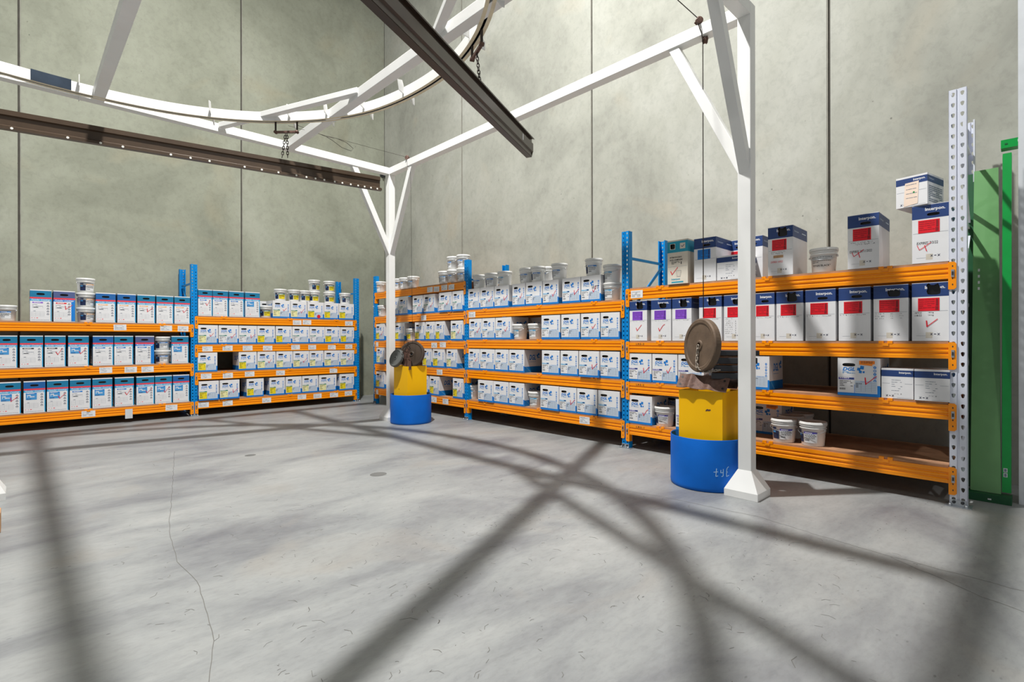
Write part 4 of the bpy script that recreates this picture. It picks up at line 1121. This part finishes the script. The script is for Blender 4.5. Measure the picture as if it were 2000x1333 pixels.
# ordinals run left to right along each shelf
order = {}
for i, it in enumerate(ITEMS):
    bay, k, kind, u, off, w, op = it
    beh = off > 0.2; up = bool(op.get('up')); cls = 'T' if kind == 'T' else 'C'
    order.setdefault((bay, k, cls, up, beh), []).append((u if bay[0] == 'L' else -u, i))
rank = {}
for key, l in order.items():
    l.sort()
    for n, (_, i) in enumerate(l): rank[i] = (n + 1, len(l))
seqn = {}
for i, it in enumerate(ITEMS):
    bay, k, kind, u, off, w, op = it
    beh = off > 0.2; up = bool(op.get('up')); n, tot = rank[i]
    where = f"{shelfname(bay, k)} shelf, {BAYN[bay]}"
    seq = n - 1 if kind == 'N' and k == 1 else i
    if kind == 'T':
        cnt = op.get('n', 1)
        for lv in range(cnt):
            c, look = tub(bay, k, u, off, op, lv, seq + lv * 3)
            pos = 'tub' if cnt == 1 else ({2: ['lower', 'upper'], 3: ['bottom', 'middle', 'top']}[cnt][lv] + ' tub')
            lk = look.replace('white tub', 'white tub').replace(' lidded tub', '')
            word = {'white': 'white'}.get(lk, lk)
            if up: lab = f"{look}, {'' if cnt == 1 else pos.split()[0] + ', '}{ORD[n]} from left atop cartons, {BAYN[bay]}"
            elif beh: lab = f"{look} set back {'just' if n == 1 else 'furthest'} behind others, {where}"
            else: lab = f"{look}, {'' if cnt == 1 else pos.split()[0] + ' of stack, '}{ORD[n]} tub from left, {where}"
            tag(c, lab, 'tub', 'white plastic tubs on the racks')
    else:
        c, look, cat, grp = carton(bay, k, kind, u, off, w, op, seq)
        if op.get('up') == 2: lab = 'small navy-banded carton with beige note, perched on topmost carton by grey post'
        elif beh: lab = f"{look}, set back {'behind others' if tot == 1 else ORD[n] + ' in rear'}, {where}"
        else:
            lab = f"{look}, {ORD[n]} carton from left, {where}"
        tag(c, lab, cat, grp)

# ---------------------------------------------------------------- overhead conveyor frame
G = tag(empty('overhead_conveyor_frame', (4.13, 1.626, 0)), 'white square-tube overhead frame on braced posts carrying a curved conveyor rail', 'frame')
def gpart(b, name, bev=0.004):
    o = b.build(name, G, (-4.13, -1.626, 0))
    if bev: bevel(o, bev)
    return o
PZ, PB = 3.845, 3.742
def post(x, y, top=PZ):
    b = MB(); b.box(x - .05, x + .05, y - .05, y + .05, 0.19, top, STEELW); p = gpart(b, 'post')
    b = MB(); s = 0.1275; z0, z1 = 0.055, 0.205; h = 0.052
    b.box(x - s, x + s, y - s, y + s, 0.001, z0, STEELW)
    lo = [(x - s, y - s, z0), (x + s, y - s, z0), (x + s, y + s, z0), (x - s, y + s, z0)]; hi = [(x - h, y - h, z1), (x + h, y - h, z1), (x + h, y + h, z1), (x - h, y + h, z1)]
    for i in range(4):
        j = (i + 1) % 4; b.face([lo[i], lo[j], hi[j], hi[i]], STEELW)
    b.face(hi, STEELW)
    gpart(b, 'post_base', 0)
for x, y in ((4.13, 1.626), (4.13, 6.965), (-0.97, 1.626), (-0.97, 6.965)): post(x, y)
post(-0.19, 5.66, PB)
def gbeam(a, b_, name='beam', w=0.1, h=0.1):
    b = MB(); b.bar(a, b_, w, h, STEELW); return gpart(b, name)
zc = (PZ + PB) / 2
gbeam((4.13, 1.676, zc), (4.13, 6.915, zc)); gbeam((-0.97, 1.676, zc), (-0.97, 6.915, zc))
gbeam((-0.92, 6.965, zc), (4.08, 6.965, zc)); gbeam((-0.92, 1.626, zc), (4.08, 1.626, zc))
gbeam((2.60, 1.676, zc), (2.60, 6.915, zc)); gbeam((0.62, 1.676, zc), (0.62, 6.915, zc))
gbeam((-0.19, 5.61, zc), (-0.19, 6.915, zc))
def diag(a, b_): gbeam(a, b_, 'brace', 0.075, 0.06)
diag((1.78, 6.90, 3.815), (2.57, 4.95, 3.815)); diag((1.78, 1.69, 3.815), (2.57, 3.60, 3.815))
def knee(x, y, dx, dy):
    b = MB(); b.bar((x + dx * 0.01, y + dy * 0.01, 2.535), (x + dx * 0.615, y + dy * 0.615, 3.765), 0.082, 0.08, STEELW, up=(dy, dx, 0) if True else None)
    gpart(b, 'knee_brace')
knee(4.13, 6.965, 0, -1); knee(4.13, 6.965, -1, 0); knee(4.13, 1.626, 0, 1); knee(4.13, 1.626, -1, 0)
# rail
RC, RR, RZ = (0.416, 4.288), 2.557, 3.742
meas = [(-0.116, 6.738 + .11), (0.093, 6.81), (0.43, 6.81), (1.25, 6.70), (1.98, 6.31), (2.24, 6.07), (2.555, 5.69), (2.76, 5.35), (2.90, 4.73), (2.86, 3.63), (2.755, 3.235), (2.52, 2.82)]
dev = sorted((math.atan2(y - RC[1], x - RC[0]), math.hypot(x - RC[0], y - RC[1])) for x, y in meas)
def rail_r(a):
    base = 2.585
    if a <= dev[0][0]: return dev[0][1] + (base - dev[0][1]) * min(1, (dev[0][0] - a) / 0.4)
    if a >= dev[-1][0]: return dev[-1][1] + (base - dev[-1][1]) * min(1, (a - dev[-1][0]) / 0.4)
    s = 0; ws = 0
    for q, r in dev:
        w_ = math.exp(-((a - q) / 0.22) ** 2); s += w_ * r; ws += w_
    return s / ws
def rail_pt(a):
    r = rail_r(a); return Vector((RC[0] + r * math.cos(a), RC[1] + r * math.sin(a), RZ))
def rail_frame(a):
    p = rail_pt(a); t = (rail_pt(a + 0.01) - rail_pt(a - 0.01)).normalized(); return p, Vector((t.y, -t.x, 0)), Vector((0, 0, 1)), t
prof = [(-.041, 0), (-.011, 0), (-.011, .005), (-.036, .005), (-.036, .094), (.036, .094), (.036, .005), (.011, .005), (.011, 0), (.041, 0), (.041, .1), (-.041, .1)]
b = MB(); path = []
for i in range(160):
    a = -PI + 2 * PI * i / 160; p, ax, az, t = rail_frame(a); path.append((p, ax, az))
b.ring(prof, path, STEELW, closed=True, mfun=lambda q: CREAM if q in (0, 8) else (DARKST if q in (2, 3, 4, 5, 6) else STEELW))  # inner faces of the white rail coloured dark to stand for shade in the slot
gpart(b, 'conveyor_rail', 0)
def sweep(a0, a1, pr, m, name, n=14):
    b = MB(); path = []
    for i in range(n + 1):
        p, ax, az, t = rail_frame(a0 + (a1 - a0) * i / n); path.append((p, ax, az))
    b.ring(pr, path, m); return gpart(b, name, 0)
ang = lambda x, y: math.atan2(y - RC[1], x - RC[0])
sweep(ang(0.10, 6.8), ang(0.40, 6.8), [(-.047, 0.004), (-.041, 0.004), (-.041, .103), (.041, .103), (.041, .109), (-.047, .109)], SPLICE, 'rail_splice')['label'] = 'bare blued-steel splice'
for (x, y) in ((0.46, 6.81), (1.60, 6.56), (2.28, 6.02), (2.56, 5.66), (2.76, 5.2), (2.87, 4.6), (2.90, 3.9), (2.80, 3.35), (2.55, 2.83)):
    p, ax, az, t = rail_frame(ang(x, y))
    for s in (-1, 1):
        b = MB(); o = p - t * 0.004
        sh = [(.0415, .0), (.075, -.035), (.10, -.04), (.10, .03), (.0415, .09)] if s > 0 else [(.0415, .03), (.10, .05), (.118, .155), (.06, .165), (.0415, .11)]
        q = [o + ax * s * p_ + az * r2 for p_, r2 in sh]
        b.raw([tuple(v) for v in q] + [tuple(v + t * 0.008) for v in q], [(0, 1, 2, 3, 4), (9, 8, 7, 6, 5)] + [(i, (i + 1) % 5, 5 + (i + 1) % 5, 5 + i) for i in range(5)], STEELW)
        gpart(b, 'rail_bracket', 0)

# chains and trolleys
def chain(b, a, c, m, L=0.042, r=0.0042, wid=0.011):
    a = Vector(a); c = Vector(c); d = c - a; n = max(1, round(d.length / (L * 0.78))); d.normalize()
    u = d.cross(Vector((0.3, 0.9, 0.1))).normalized(); v = d.cross(u).normalized()
    for i in range(n):
        o = a + (c - a) * ((i + .5) / n); ax = u if i % 2 else v; h = L / 2 - wid
        pts = [o + ax * wid * math.cos(q) + d * (wid * math.sin(q) + (h if math.sin(q) > 0 else -h)) for q in [2 * PI * (k + .5) / 12 for k in range(12)]]
        b.tube(pts, r, m, 5, closed=True)
def trolley(a, name_label, target, two):
    p, ax, az, t = rail_frame(a)
    root = tag(empty('trolley_hanger', tuple(p)), name_label, 'trolley')
    b = MB(); w = 0.125; dz = -0.115
    for s in (-1, 1):
        b.bar(az * -0.0 + t * s * w, t * s * w + az * dz, 0.016, 0.016, CHAINM)
        b.lathe([(0, -0.018), (0.017, -0.018), (0.017, 0.018), (0, 0.018)], RUSTY, n=12, M=Matrix.Translation(t * s * w + az * dz) @ Vector((0, 0, 1)).rotation_difference(ax).to_matrix().to_4x4())
    b.bar(t * -w + az * dz, t * w + az * dz, 0.026, 0.022, RUSTY)
    b.build('load_bar', root)
    for s in (-1, 1):
        b = MB()
        for e in (-0.022, 0.022):
            b.lathe([(0, -0.006), (0.02, -0.006), (0.02, 0.006), (0, 0.006)], DARKST, n=14, M=Matrix.Translation(t * s * w + ax * e + az * 0.028) @ Vector((0, 0, 1)).rotation_difference(ax).to_matrix().to_4x4())
        b.build('wheel', root)
    lo = p + az * (dz - 0.012)
    ch = MB()
    for i in range(2 if two else 1):
        top = lo + t * (0.008 * (1 if i else -1) if two else 0)
        tg = Vector(target) + t * ((0.035 if i else -0.03) if two else 0)
        chain(ch, top - lo, tg - lo, CHAINM)
    o = ch.build('lifting_chain', None, tuple(lo))
    return o
A1, A2 = ang(2.24, 6.07), ang(2.80, 3.27)
c1 = trolley(A1, 'rust-brown trolley with load bar under the rail, far middle of photo', (2.22, 6.05, 3.325), True)
tag(c1, 'pair of dark chains holding the long brown channel on the left', 'chain')
c2 = trolley(A2, 'dark trolley under the rail above the near diagonal channel', (2.74, 3.215, 3.325), False)
tag(c2, 'single dark chain holding the diagonal brown channel', 'chain')

# hanging brown channels (rolled purlins)
CH = [(0, 0), (0, .045), (.016, .055), (.016, .135), (0, .145), (0, .19), (.03, .19), (.03, .178), (.027, .178), (.027, .187), (.003, .187), (.003, .147), (.019, .137), (.019, .053), (.003, .043), (.003, .003), (-.055, .003), (-.055, .026), (-.058, .026), (-.058, 0)]
def channel(a, b_, z, label, holes, flip=1, m_=None):
    a = Vector((a[0], a[1], z)); b_ = Vector((b_[0], b_[1], z)); d = (b_ - a); L = d.length; d.normalize(); n = Vector((d.y, -d.x, 0)) * flip  # towards the camera side
    o = MB(); o.ring([(-x, y) for x, y in CH], [(a - a, n, Vector((0, 0, 1))), (b_ - a, n, Vector((0, 0, 1)))], m_ or BRONZE)
    ch = tag(o.build('steel_channel', None, tuple(a)), label, 'steel channel')
    h = MB()
    for s, m in holes:
        c = d * s * L + n * 0.0588 + Vector((0, 0, 0.012))
        h.face([tuple(c + d * 0.011 * math.cos(q) + Vector((0, 0, 0.011 * math.sin(q)))) for q in [k * PI / 5 for k in range(10)]], m)
    if holes: h.build('bolt_hole', ch)
    return ch
HOLEW = mat('bright_bolt', (232, 232, 224), 0.5)
channel((-1.6, 6.82), (3.37, 5.93), 3.135, 'long brown rolled-steel channel with white holes hanging left on two chains',
        [((x + 1.6) / 4.97, HOLEW) for x in (-0.02, 0.36, 0.6, 0.77, 1.16, 1.33, 1.5, 1.83, 2.0, 2.17, 2.36, 2.47, 2.57, 2.67, 2.79, 2.88, 2.98, 3.07, 3.15, 3.23, 3.31)])
k2 = channel((0.15, 2.04), (3.88, 3.725), 3.135, 'dark brown steel channel hanging diagonally overhead in the centre', [], -1, BRONZE2)
b = MB(); b.box(-0.012, 0.012, -0.001, 0, -0.03, 0.03, PAPER)
s_ = b.build('sticker', k2, (3.62 - 0.15 - 0.0, 3.607 - 2.04 + 0.0, 0.10)); s_.rotation_euler = (0, 0, math.atan2(1.685, 3.73)); s_.location = Vector((3.45, 1.559, 0.10)) + Vector((-0.411, 0.911, 0)) * -0.02
s_['label'] = 'small white sticker'

# wire ropes
def rope(label, runs, pulleys, r=0.004):
    root = tag(empty('wire_rope', runs[0][0]), label, 'wire rope'); o = Vector(runs[0][0])
    for run in runs:
        b = MB(); b.tube([Vector(p) - o for p in run], r, CHAINM, 6); b.build('rope', root)
    for p, ax in pulleys:
        b = MB(); M = Matrix.Translation(Vector(p) - o) @ Vector((0, 0, 1)).rotation_difference(Vector(ax)).to_matrix().to_4x4()
        b.lathe([(0, -0.014), (0.030, -0.014), (0.024, 0), (0.030, 0.014), (0, 0.014)], RUSTY, n=16, M=M)
        b.box(-0.02, 0.02, -0.012, 0.032, -0.02, -0.015, RUSTY, M); b.box(-0.02, 0.02, -0.012, 0.032, 0.015, 0.02, RUSTY, M)
        b.build('pulley', root)
rope('dark rope over two pulleys dropping to the near counterweight disc', [[(4.07, 2.0, 3.86), (4.065, 1.96, 3.75), (4.10, 1.966, 3.69), (4.10, 1.966, 1.41)], [(4.05, 1.99, 3.885), (3.2, 2.35, 4.35), (1.6, 3.4, 5.4)]],
     [((4.085, 1.99, 3.875), (0.7, 0.7, 0)), ((4.12, 1.955, 3.712), (0.6, -0.8, 0))])
rope('thin rope dropping from the far beam to the far grey counterweights', [[(4.075, 6.42, 3.85), (4.07, 6.40, 3.74), (4.10, 6.36, 3.70), (4.11, 6.33, 1.17)], [(4.07, 6.42, 3.875), (2.35, 6.30, 3.80)]],
     [((4.09, 6.43, 3.875), (0.7, 0.7, 0))], 0.002)
b = MB(); pts = [(0.5, 0, -0.01), (0.42, 0.01, -0.03), (0.28, 0.015, -0.09), (0.15, 0.02, -0.10), (0.12, 0.02, -0.06), (0.22, 0.01, -0.01), (0.36, 0, 0.005), (0.5, 0, -0.01)]
b.tube([(-p[0], p[1], p[2]) for p in pts], 0.003, CHAINM, 6); b.tube([(0.0 - 0.5, 0, -0.01), (-0.9, 0.0, 0.035)], 0.003, CHAINM, 6)
tag(b.build('rope_loop', None, (3.35, 6.37, 3.835)), 'thin dark wire loop hanging behind the left beam', 'wire loop')

# ---------------------------------------------------------------- counterweights
def drum(x, y, label, r=0.30, h=0.42):
    b = MB(); b.lathe([(r - .012, 0.004), (r - 0.006, 0.001), (r, 0.012), (r + .002, 0.03), (r, 0.05), (r, h - .004), (r - .002, h), (r - .006, h - .003), (r - .007, 0.05), (r - .012, 0.02)], DRUM, n=64)
    return tag(b.build('cut_drum', None, (x, y, 0)), label, 'drum')
d1 = drum(4.24, 2.0, 'blue cut-down drum on the floor beside the near post')
d2 = drum(4.225, 6.555, 'blue cut-down drum on the floor beside the far post', 0.30, 0.425)
CHALK = mat('chalk', (168, 206, 238), 0.9)
b = MB(); r_ = 0.3024
def chalk(strokes, a0, z0, s):
    for st in strokes:
        for p, q in zip(st, st[1:]):
            A = [a0 + p[0] * s / r_, a0 + q[0] * s / r_]; Z = [z0 + p[1] * s, z0 + q[1] * s]; w = 0.0028
            dx, dz = (q[0] - p[0]), (q[1] - p[1]); L = math.hypot(dx, dz); nx, nz = -dz / L * w / r_, dx / L * w
            b.face([(r_ * math.cos(t), r_ * math.sin(t), z) for t, z in ((A[0] - nx, Z[0] - nz), (A[1] - nx, Z[1] - nz), (A[1] + nx, Z[1] + nz), (A[0] + nx, Z[0] + nz))], CHALK)
a0 = math.radians(214)
chalk([[(0, .45), (.45, .5)], [(.3, .85), (.22, 0), (.45, .08)]], a0, 0.135, 0.075)
chalk([[(.75, .7), (.72, .4), (1.0, .42)], [(1.0, .8), (.98, .05), (.8, 0)]], a0, 0.135, 0.075)
chalk([[(1.6, 1.05), (1.4, .85), (1.35, .5), (1.5, .45)], [(1.35, .45), (1.35, 0), (1.65, .12)]], a0, 0.135, 0.075)
b.build('chalk_number', d1)['label'] = 'upside-down handwritten 347'
def ybox(x0, x1, y0, y1, top, label):
    b = MB(); t = 0.004; b.box(x0, x1, y0, y0 + t, 0.004, top, YBOX); b.box(x0, x1, y1 - t, y1, 0.004, top, YBOX); b.box(x0, x0 + t, y0 + t, y1 - t, 0.004, top, YBOX); b.box(x1 - t, x1, y0 + t, y1 - t, 0.004, top, YBOX)
    b.box(x0 + t, x1 - t, y0 + t, y1 - t, top - 0.06, top - 0.055, RUSTY)
    return tag(b.build('weight_box', None), label, 'steel box')
y1 = ybox(4.06, 4.40, 1.79, 2.165, 0.80, 'yellow square steel box standing inside the near blue drum')
b = MB(); b.poly = None
pts = [(0, 0), (.018, .006), (.03, .004), (.045, .012), (.04, .022), (.028, .018), (.014, .022), (.002, .012)]
b.face([(4.0594, 1.93 - p[0], 0.635 + p[1]) for p in pts], RUSTY); b.build('paint_chip', y1)
y2 = ybox(4.05, 4.38, 6.37, 6.74, 0.84, 'yellow square steel box standing inside the far blue drum')
b = MB(); b.face([(4.0494, 6.60 + .008 * math.cos(q), 0.50 + .008 * math.sin(q)) for q in [k * PI / 4 for k in range(8)]], DARKST); b.build('paint_chip', y2)

def wheel(c, n, r, th, m, label, hole=0.022):
    M = Matrix.Translation(Vector(c)) @ Vector((0, 0, 1)).rotation_difference(Vector(n)).to_matrix().to_4x4(); b = MB()
    pr = [(hole, -th / 2 + 0.008), (hole, th / 2 + 0.001), (hole + .016, th / 2 + 0.001), (hole + .02, th / 2 - 0.008), (r * 0.80, th / 2 - 0.008), (r * 0.84, th / 2), (r - 0.01, th / 2), (r, th / 2 - 0.008), (r, -th / 2 + 0.008), (r - 0.01, -th / 2), (r * 0.84, -th / 2), (r * .8, -th / 2 + 0.008), (hole, -th / 2 + .008)]
    b.lathe(pr, m, n=56, M=M, smooth=False)
    o = b.build('weight_disc', None); bevel(o, 0.003)
    return tag(o, label, 'weight disc')
NV = Vector((-0.86, 0.50, 0.06)).normalized(); DC = Vector((4.085, 1.972, 1.175))
w1 = wheel(DC, NV, 0.223, 0.062, DISCM, 'large rusty iron weight disc leaning on the near yellow box')
b = MB(); p0 = NV * 0.036
chain(b, p0 + Vector((0, 0, 0.0)), p0 + NV * 0.01 + Vector((0.012, 0.006, -0.115)), CHAINL, 0.036, 0.0045, 0.010)
chain(b, p0 + NV * 0.012 + Vector((0.012, 0.006, -0.10)), p0 + NV * 0.012 + Vector((-0.004, -0.004, -0.185)), CHAINL, 0.036, 0.0045, 0.010)
chain(b, p0 + NV * 0.012 + Vector((-0.004, -0.004, -0.185)), Vector((-0.06, -0.06, -0.215)), CHAINL, 0.03, 0.003, 0.008)
chain(b, Vector((-0.06, -0.06, -0.215)), Vector((-0.02, -0.16, -0.195)), CHAINL, 0.03, 0.003, 0.008)
tag(b.build('lifting_chain', None, tuple(DC)), 'pale chain hanging down the face of the large rusty disc', 'chain')
for i in range(4):
    b = MB(); z = 1.115 - i * 0.062
    b.bar((0, 0, 0), (0.16, -0.27 , 0.0), 0.20, 0.048 if i else 0.04, DARKST)
    o = b.build('steel_bar', None, (4.19 - 0.015 * i, 1.90 + 0.01 * i, z)); bevel(o, 0.005)
    tag(o, f"dark flat steel bar behind the near disc, {['topmost', 'second', 'third', 'lowest'][i]} of four stacked", 'steel bar', 'steel bars behind the near disc')
def omega(label, M, w=0.36, h=0.14, m=RUSTY):
    # pressed bracket: two rolls and flat wings, with bolt holes
    pr = []
    for i in range(41):
        u = -w / 2 + w * i / 40; zz = 0.018 * math.exp(-((u + w * .24) / 0.03) ** 2) + 0.020 * math.exp(-((u - w * .16) / 0.035) ** 2)
        pr.append((u, zz))
    poly = pr + [(u, z - 0.006) for u, z in pr[::-1]]
    b = MB(); b.ring(poly, [(Vector((0, 0, 0)), Vector((1, 0, 0)), Vector((0, 0, 1))), (Vector((0, h, 0)), Vector((1, 0, 0)), Vector((0, 0, 1)))], m)
    for (u, v) in ((-w * .43, 0.03), (-w * .43, h - 0.03), (w * .42, 0.03), (w * .42, h - 0.03)):
        b.face([(u + .010 * math.cos(q), v + .010 * math.sin(q), 0.0012) for q in [k * PI / 4 for k in range(8)]], BAG)
    o = b.build('pressed_bracket', None); o.matrix_world = M
    return tag(o, label, 'steel bracket')
def basis(o, x, y):
    x = Vector(x).normalized(); y = Vector(y); y = (y - x * y.dot(x)).normalized(); z = x.cross(y)
    return Matrix(((x.x, y.x, z.x, o[0]), (x.y, y.y, z.y, o[1]), (x.z, y.z, z.z, o[2]), (0, 0, 0, 1)))
omega('brown pressed steel bracket with bolt holes lying on the near yellow box', basis((4.035, 1.965, 0.815), (0.03, -1, -0.05), (0.55, 0, 0.83)), 0.42, 0.13)
omega('second brown bracket behind, under the dark bars on the near yellow box', basis((4.14, 1.90, 0.83), (0.25, -1, 0.0), (0.8, 0.1, 0.30)), 0.36, 0.22)
w2 = wheel((4.01, 6.60, 0.955), (-0.93, -0.1, 0.34), 0.135, 0.055, RUBBER, 'grey ribbed weight disc tilted beside the far post', 0.012)
w3 = wheel((4.20, 6.49, 1.01), (-0.80, -0.50, 0.30), 0.20, 0.05, BRONZED, 'dark brown weight disc at the back of the far yellow box', 0.02)
def plate(o_, x, y, w, h, label, m=RUSTY):
    b = MB(); b.box(-w / 2, w / 2, 0, h, -0.006, 0, m)
    for (u, v) in ((w * .3, 0.03), (w * .3, h - 0.03)): b.face([(u + .009 * math.cos(q), v + .009 * math.sin(q), 0.0012) for q in [k * PI / 4 for k in range(8)]], BAG)
    p = b.build('drilled_plate', None); p.matrix_world = basis(o_, x, y); return tag(p, label, 'steel plate')
plate((4.07, 6.44, 0.94), (0, -1, 0.1), (0.15, -0.28, 1), 0.15, 0.17, 'broad brown drilled plate hanging above the far yellow box')
plate((4.06, 6.46, 0.79), (0.1, -1, 0.1), (0.1, -0.2, 1), 0.07, 0.18, 'narrow brown drilled plate in the far yellow box, nearest the grey disc')
plate((4.07, 6.36, 0.79), (0.3, -1, 0.1), (0.1, -0.1, 1), 0.07, 0.17, 'narrow brown drilled plate in the far yellow box, right of the others')
b = MB(); chain(b, (0, 0, 0), (-0.05, 0.09, -0.16), CHAINM, 0.04, 0.004, 0.011); chain(b, (0, 0, 0.02), (0.02, -0.02, -0.10), CHAINM, 0.04, 0.004, 0.011)
b.tube([(0.0 + 0.0 * math.cos(q), 0.07 + 0.045 * math.cos(q), 0.0 + 0.045 * math.sin(q)) for q in [k * PI / 8 for k in range(16)]], 0.004, CHAINM, 6, True)
tag(b.build('lifting_chain', None, (4.06, 6.36, 1.17)), 'dark chain with ring at the foot of the far rope', 'chain')

# ---------------------------------------------------------------- green panels, column, oddments
def leaning(name, p_bl, p_tl, w_b, w_t, depth, m, label, lip=0.03):
    """folded tray panel leaning: bottom-left and top-left corners (seen from the room), width runs towards -y"""
    bl = Vector(p_bl); tl = Vector(p_tl); y = (tl - bl); L = y.length; x = Vector((0, -1, 0))
    M = basis(bl, x, y); b = MB()
    t = 0.003
    vs = [(0, 0), (w_b, 0), (w_t, L), (0, L)]
    b.raw([(a, c, 0) for a, c in vs] + [(a, c, -t) for a, c in vs], [(0, 1, 2, 3), (7, 6, 5, 4)], m)
    b.raw([(0, 0, 0), (0, L, 0), (-0.004, L, -depth), (-0.004, 0, -depth), (0.002, 0, -depth), (0.002, L, -depth)], [(0, 1, 2, 3), (3, 2, 5, 4)], m)
    b.raw([(w_b, 0, 0), (w_t, L, 0), (w_t, L, -depth), (w_b, 0, -depth)], [(0, 1, 2, 3)], m)
    b.raw([(0, L, 0), (w_t, L, 0), (w_t, L, -depth), (0, L, -depth)], [(0, 1, 2, 3)], m)
    o = b.build(name, None); o.matrix_world = M
    return tag(o, label, 'steel panel'), L
g1, L1 = leaning('folded_panel', (5.30, 0.402, 0.062), (5.66, 0.360, 2.60), 0.172, 0.145, 0.05, GREENP, 'pale green folded steel panel leaning by the grey rack post')
b = MB()
for i in range(4): b.box(0.03, 0.042, 1.72 - i * 0.05, 1.73 - i * 0.05 + 0.012, 0.0004, 0.0012, PAPER)
b.build('slot', g1)
g0, L0 = leaning('folded_panel', (5.42, 0.448, 0.062), (5.74, 0.416, 2.60), 0.08, 0.075, 0.05, GREENK, 'dark green slotted panel leaning behind the pale green one')
b = MB()
for i in range(4): b.box(0.055, 0.065, 1.55 + i * 0.06, 1.58 + i * 0.06, 0.0004, 0.0012, PAPER)
b.box(0.05, 0.062, 1.66, 1.76, 0.0004, 0.0012, RUSTY)
b.build('slot', g0)
g2, L2 = leaning('folded_panel', (5.32, 0.226, 0.075), (5.51, 0.139, 2.66), 0.05, 0.05, 0.06, GREENB, 'bright green folded steel panel leaning at the far right edge')
b = MB()
for i in range(2):
    b.box(0.008, 0.030, 0.15 - i * 0.036, 0.18 - i * 0.036, 0.0004, 0.0014, PAPER); b.box(0.012, 0.026, 0.154 - i * 0.036, 0.176 - i * 0.036, 0.0014, 0.0018, GREYP)
b.build('label_sticker', g2)
b = MB(); b.box(-0.06, 0.06, -0.13, 0.13, 0.001, 0.058, GREENK); b.box(-0.062, -0.06, -0.02, 0.0, 0.02, 0.03, PAPER)
tag(b.build('green_floor_channel', None, (5.30, 0.30, 0)), 'dark green steel channel on the floor under the leaning panels', 'steel channel')
b = MB(); b.box(-0.05, 0.05, -0.26, 0, 0, 0.065, GREENB); b.box(-0.054, -0.05, -0.16, -0.095, 0.032, 0.05, PAPER)
for q in (-0.03, -0.2): b.box(-0.052, -0.05, q - .008, q + .008, 0.025, 0.035, GREENK)
o = b.build('green_box_section', None, (5.62, 0.24, 2.72)); o.rotation_euler = (0, 0, 0.02)
tag(o, 'bright green box section sticking out at top right', 'steel bar')
b = MB(); b.box(0, 0.008, -0.16, 0.0, 0, 6.2, COLG); b.box(0.008, 0.12, -0.16, -0.152, 0, 6.2, COLG); b.box(-0.02, 0.10, -0.18, -0.05, 0, 0.012, COLG)
tag(b.build('steel_column', None, (5.34, 0.136, 0)), 'pale grey steel column at the right edge of the photo', 'column')
b = MB(); b.box(-0.5, 0, 0, 0.14, 0.001, 0.132, TIMB)
o = b.build('timber_block', None, (-0.075, 4.62, 0)); bevel(o, 0.006)
tag(o, 'end of a timber block on the floor at the left edge', 'timber block')
b = MB(); b.box(-0.10, 0, -0.05, 0, -0.13, 0.0, DARKST); b.box(-0.07, -0.045, -0.07, -0.05, -0.17, 0.03, DARKST)
tag(b.build('wall_bracket', None, (XW - 0.02, YW - 0.001, 5.05)), 'small dark bracket high in the wall corner', 'bracket')
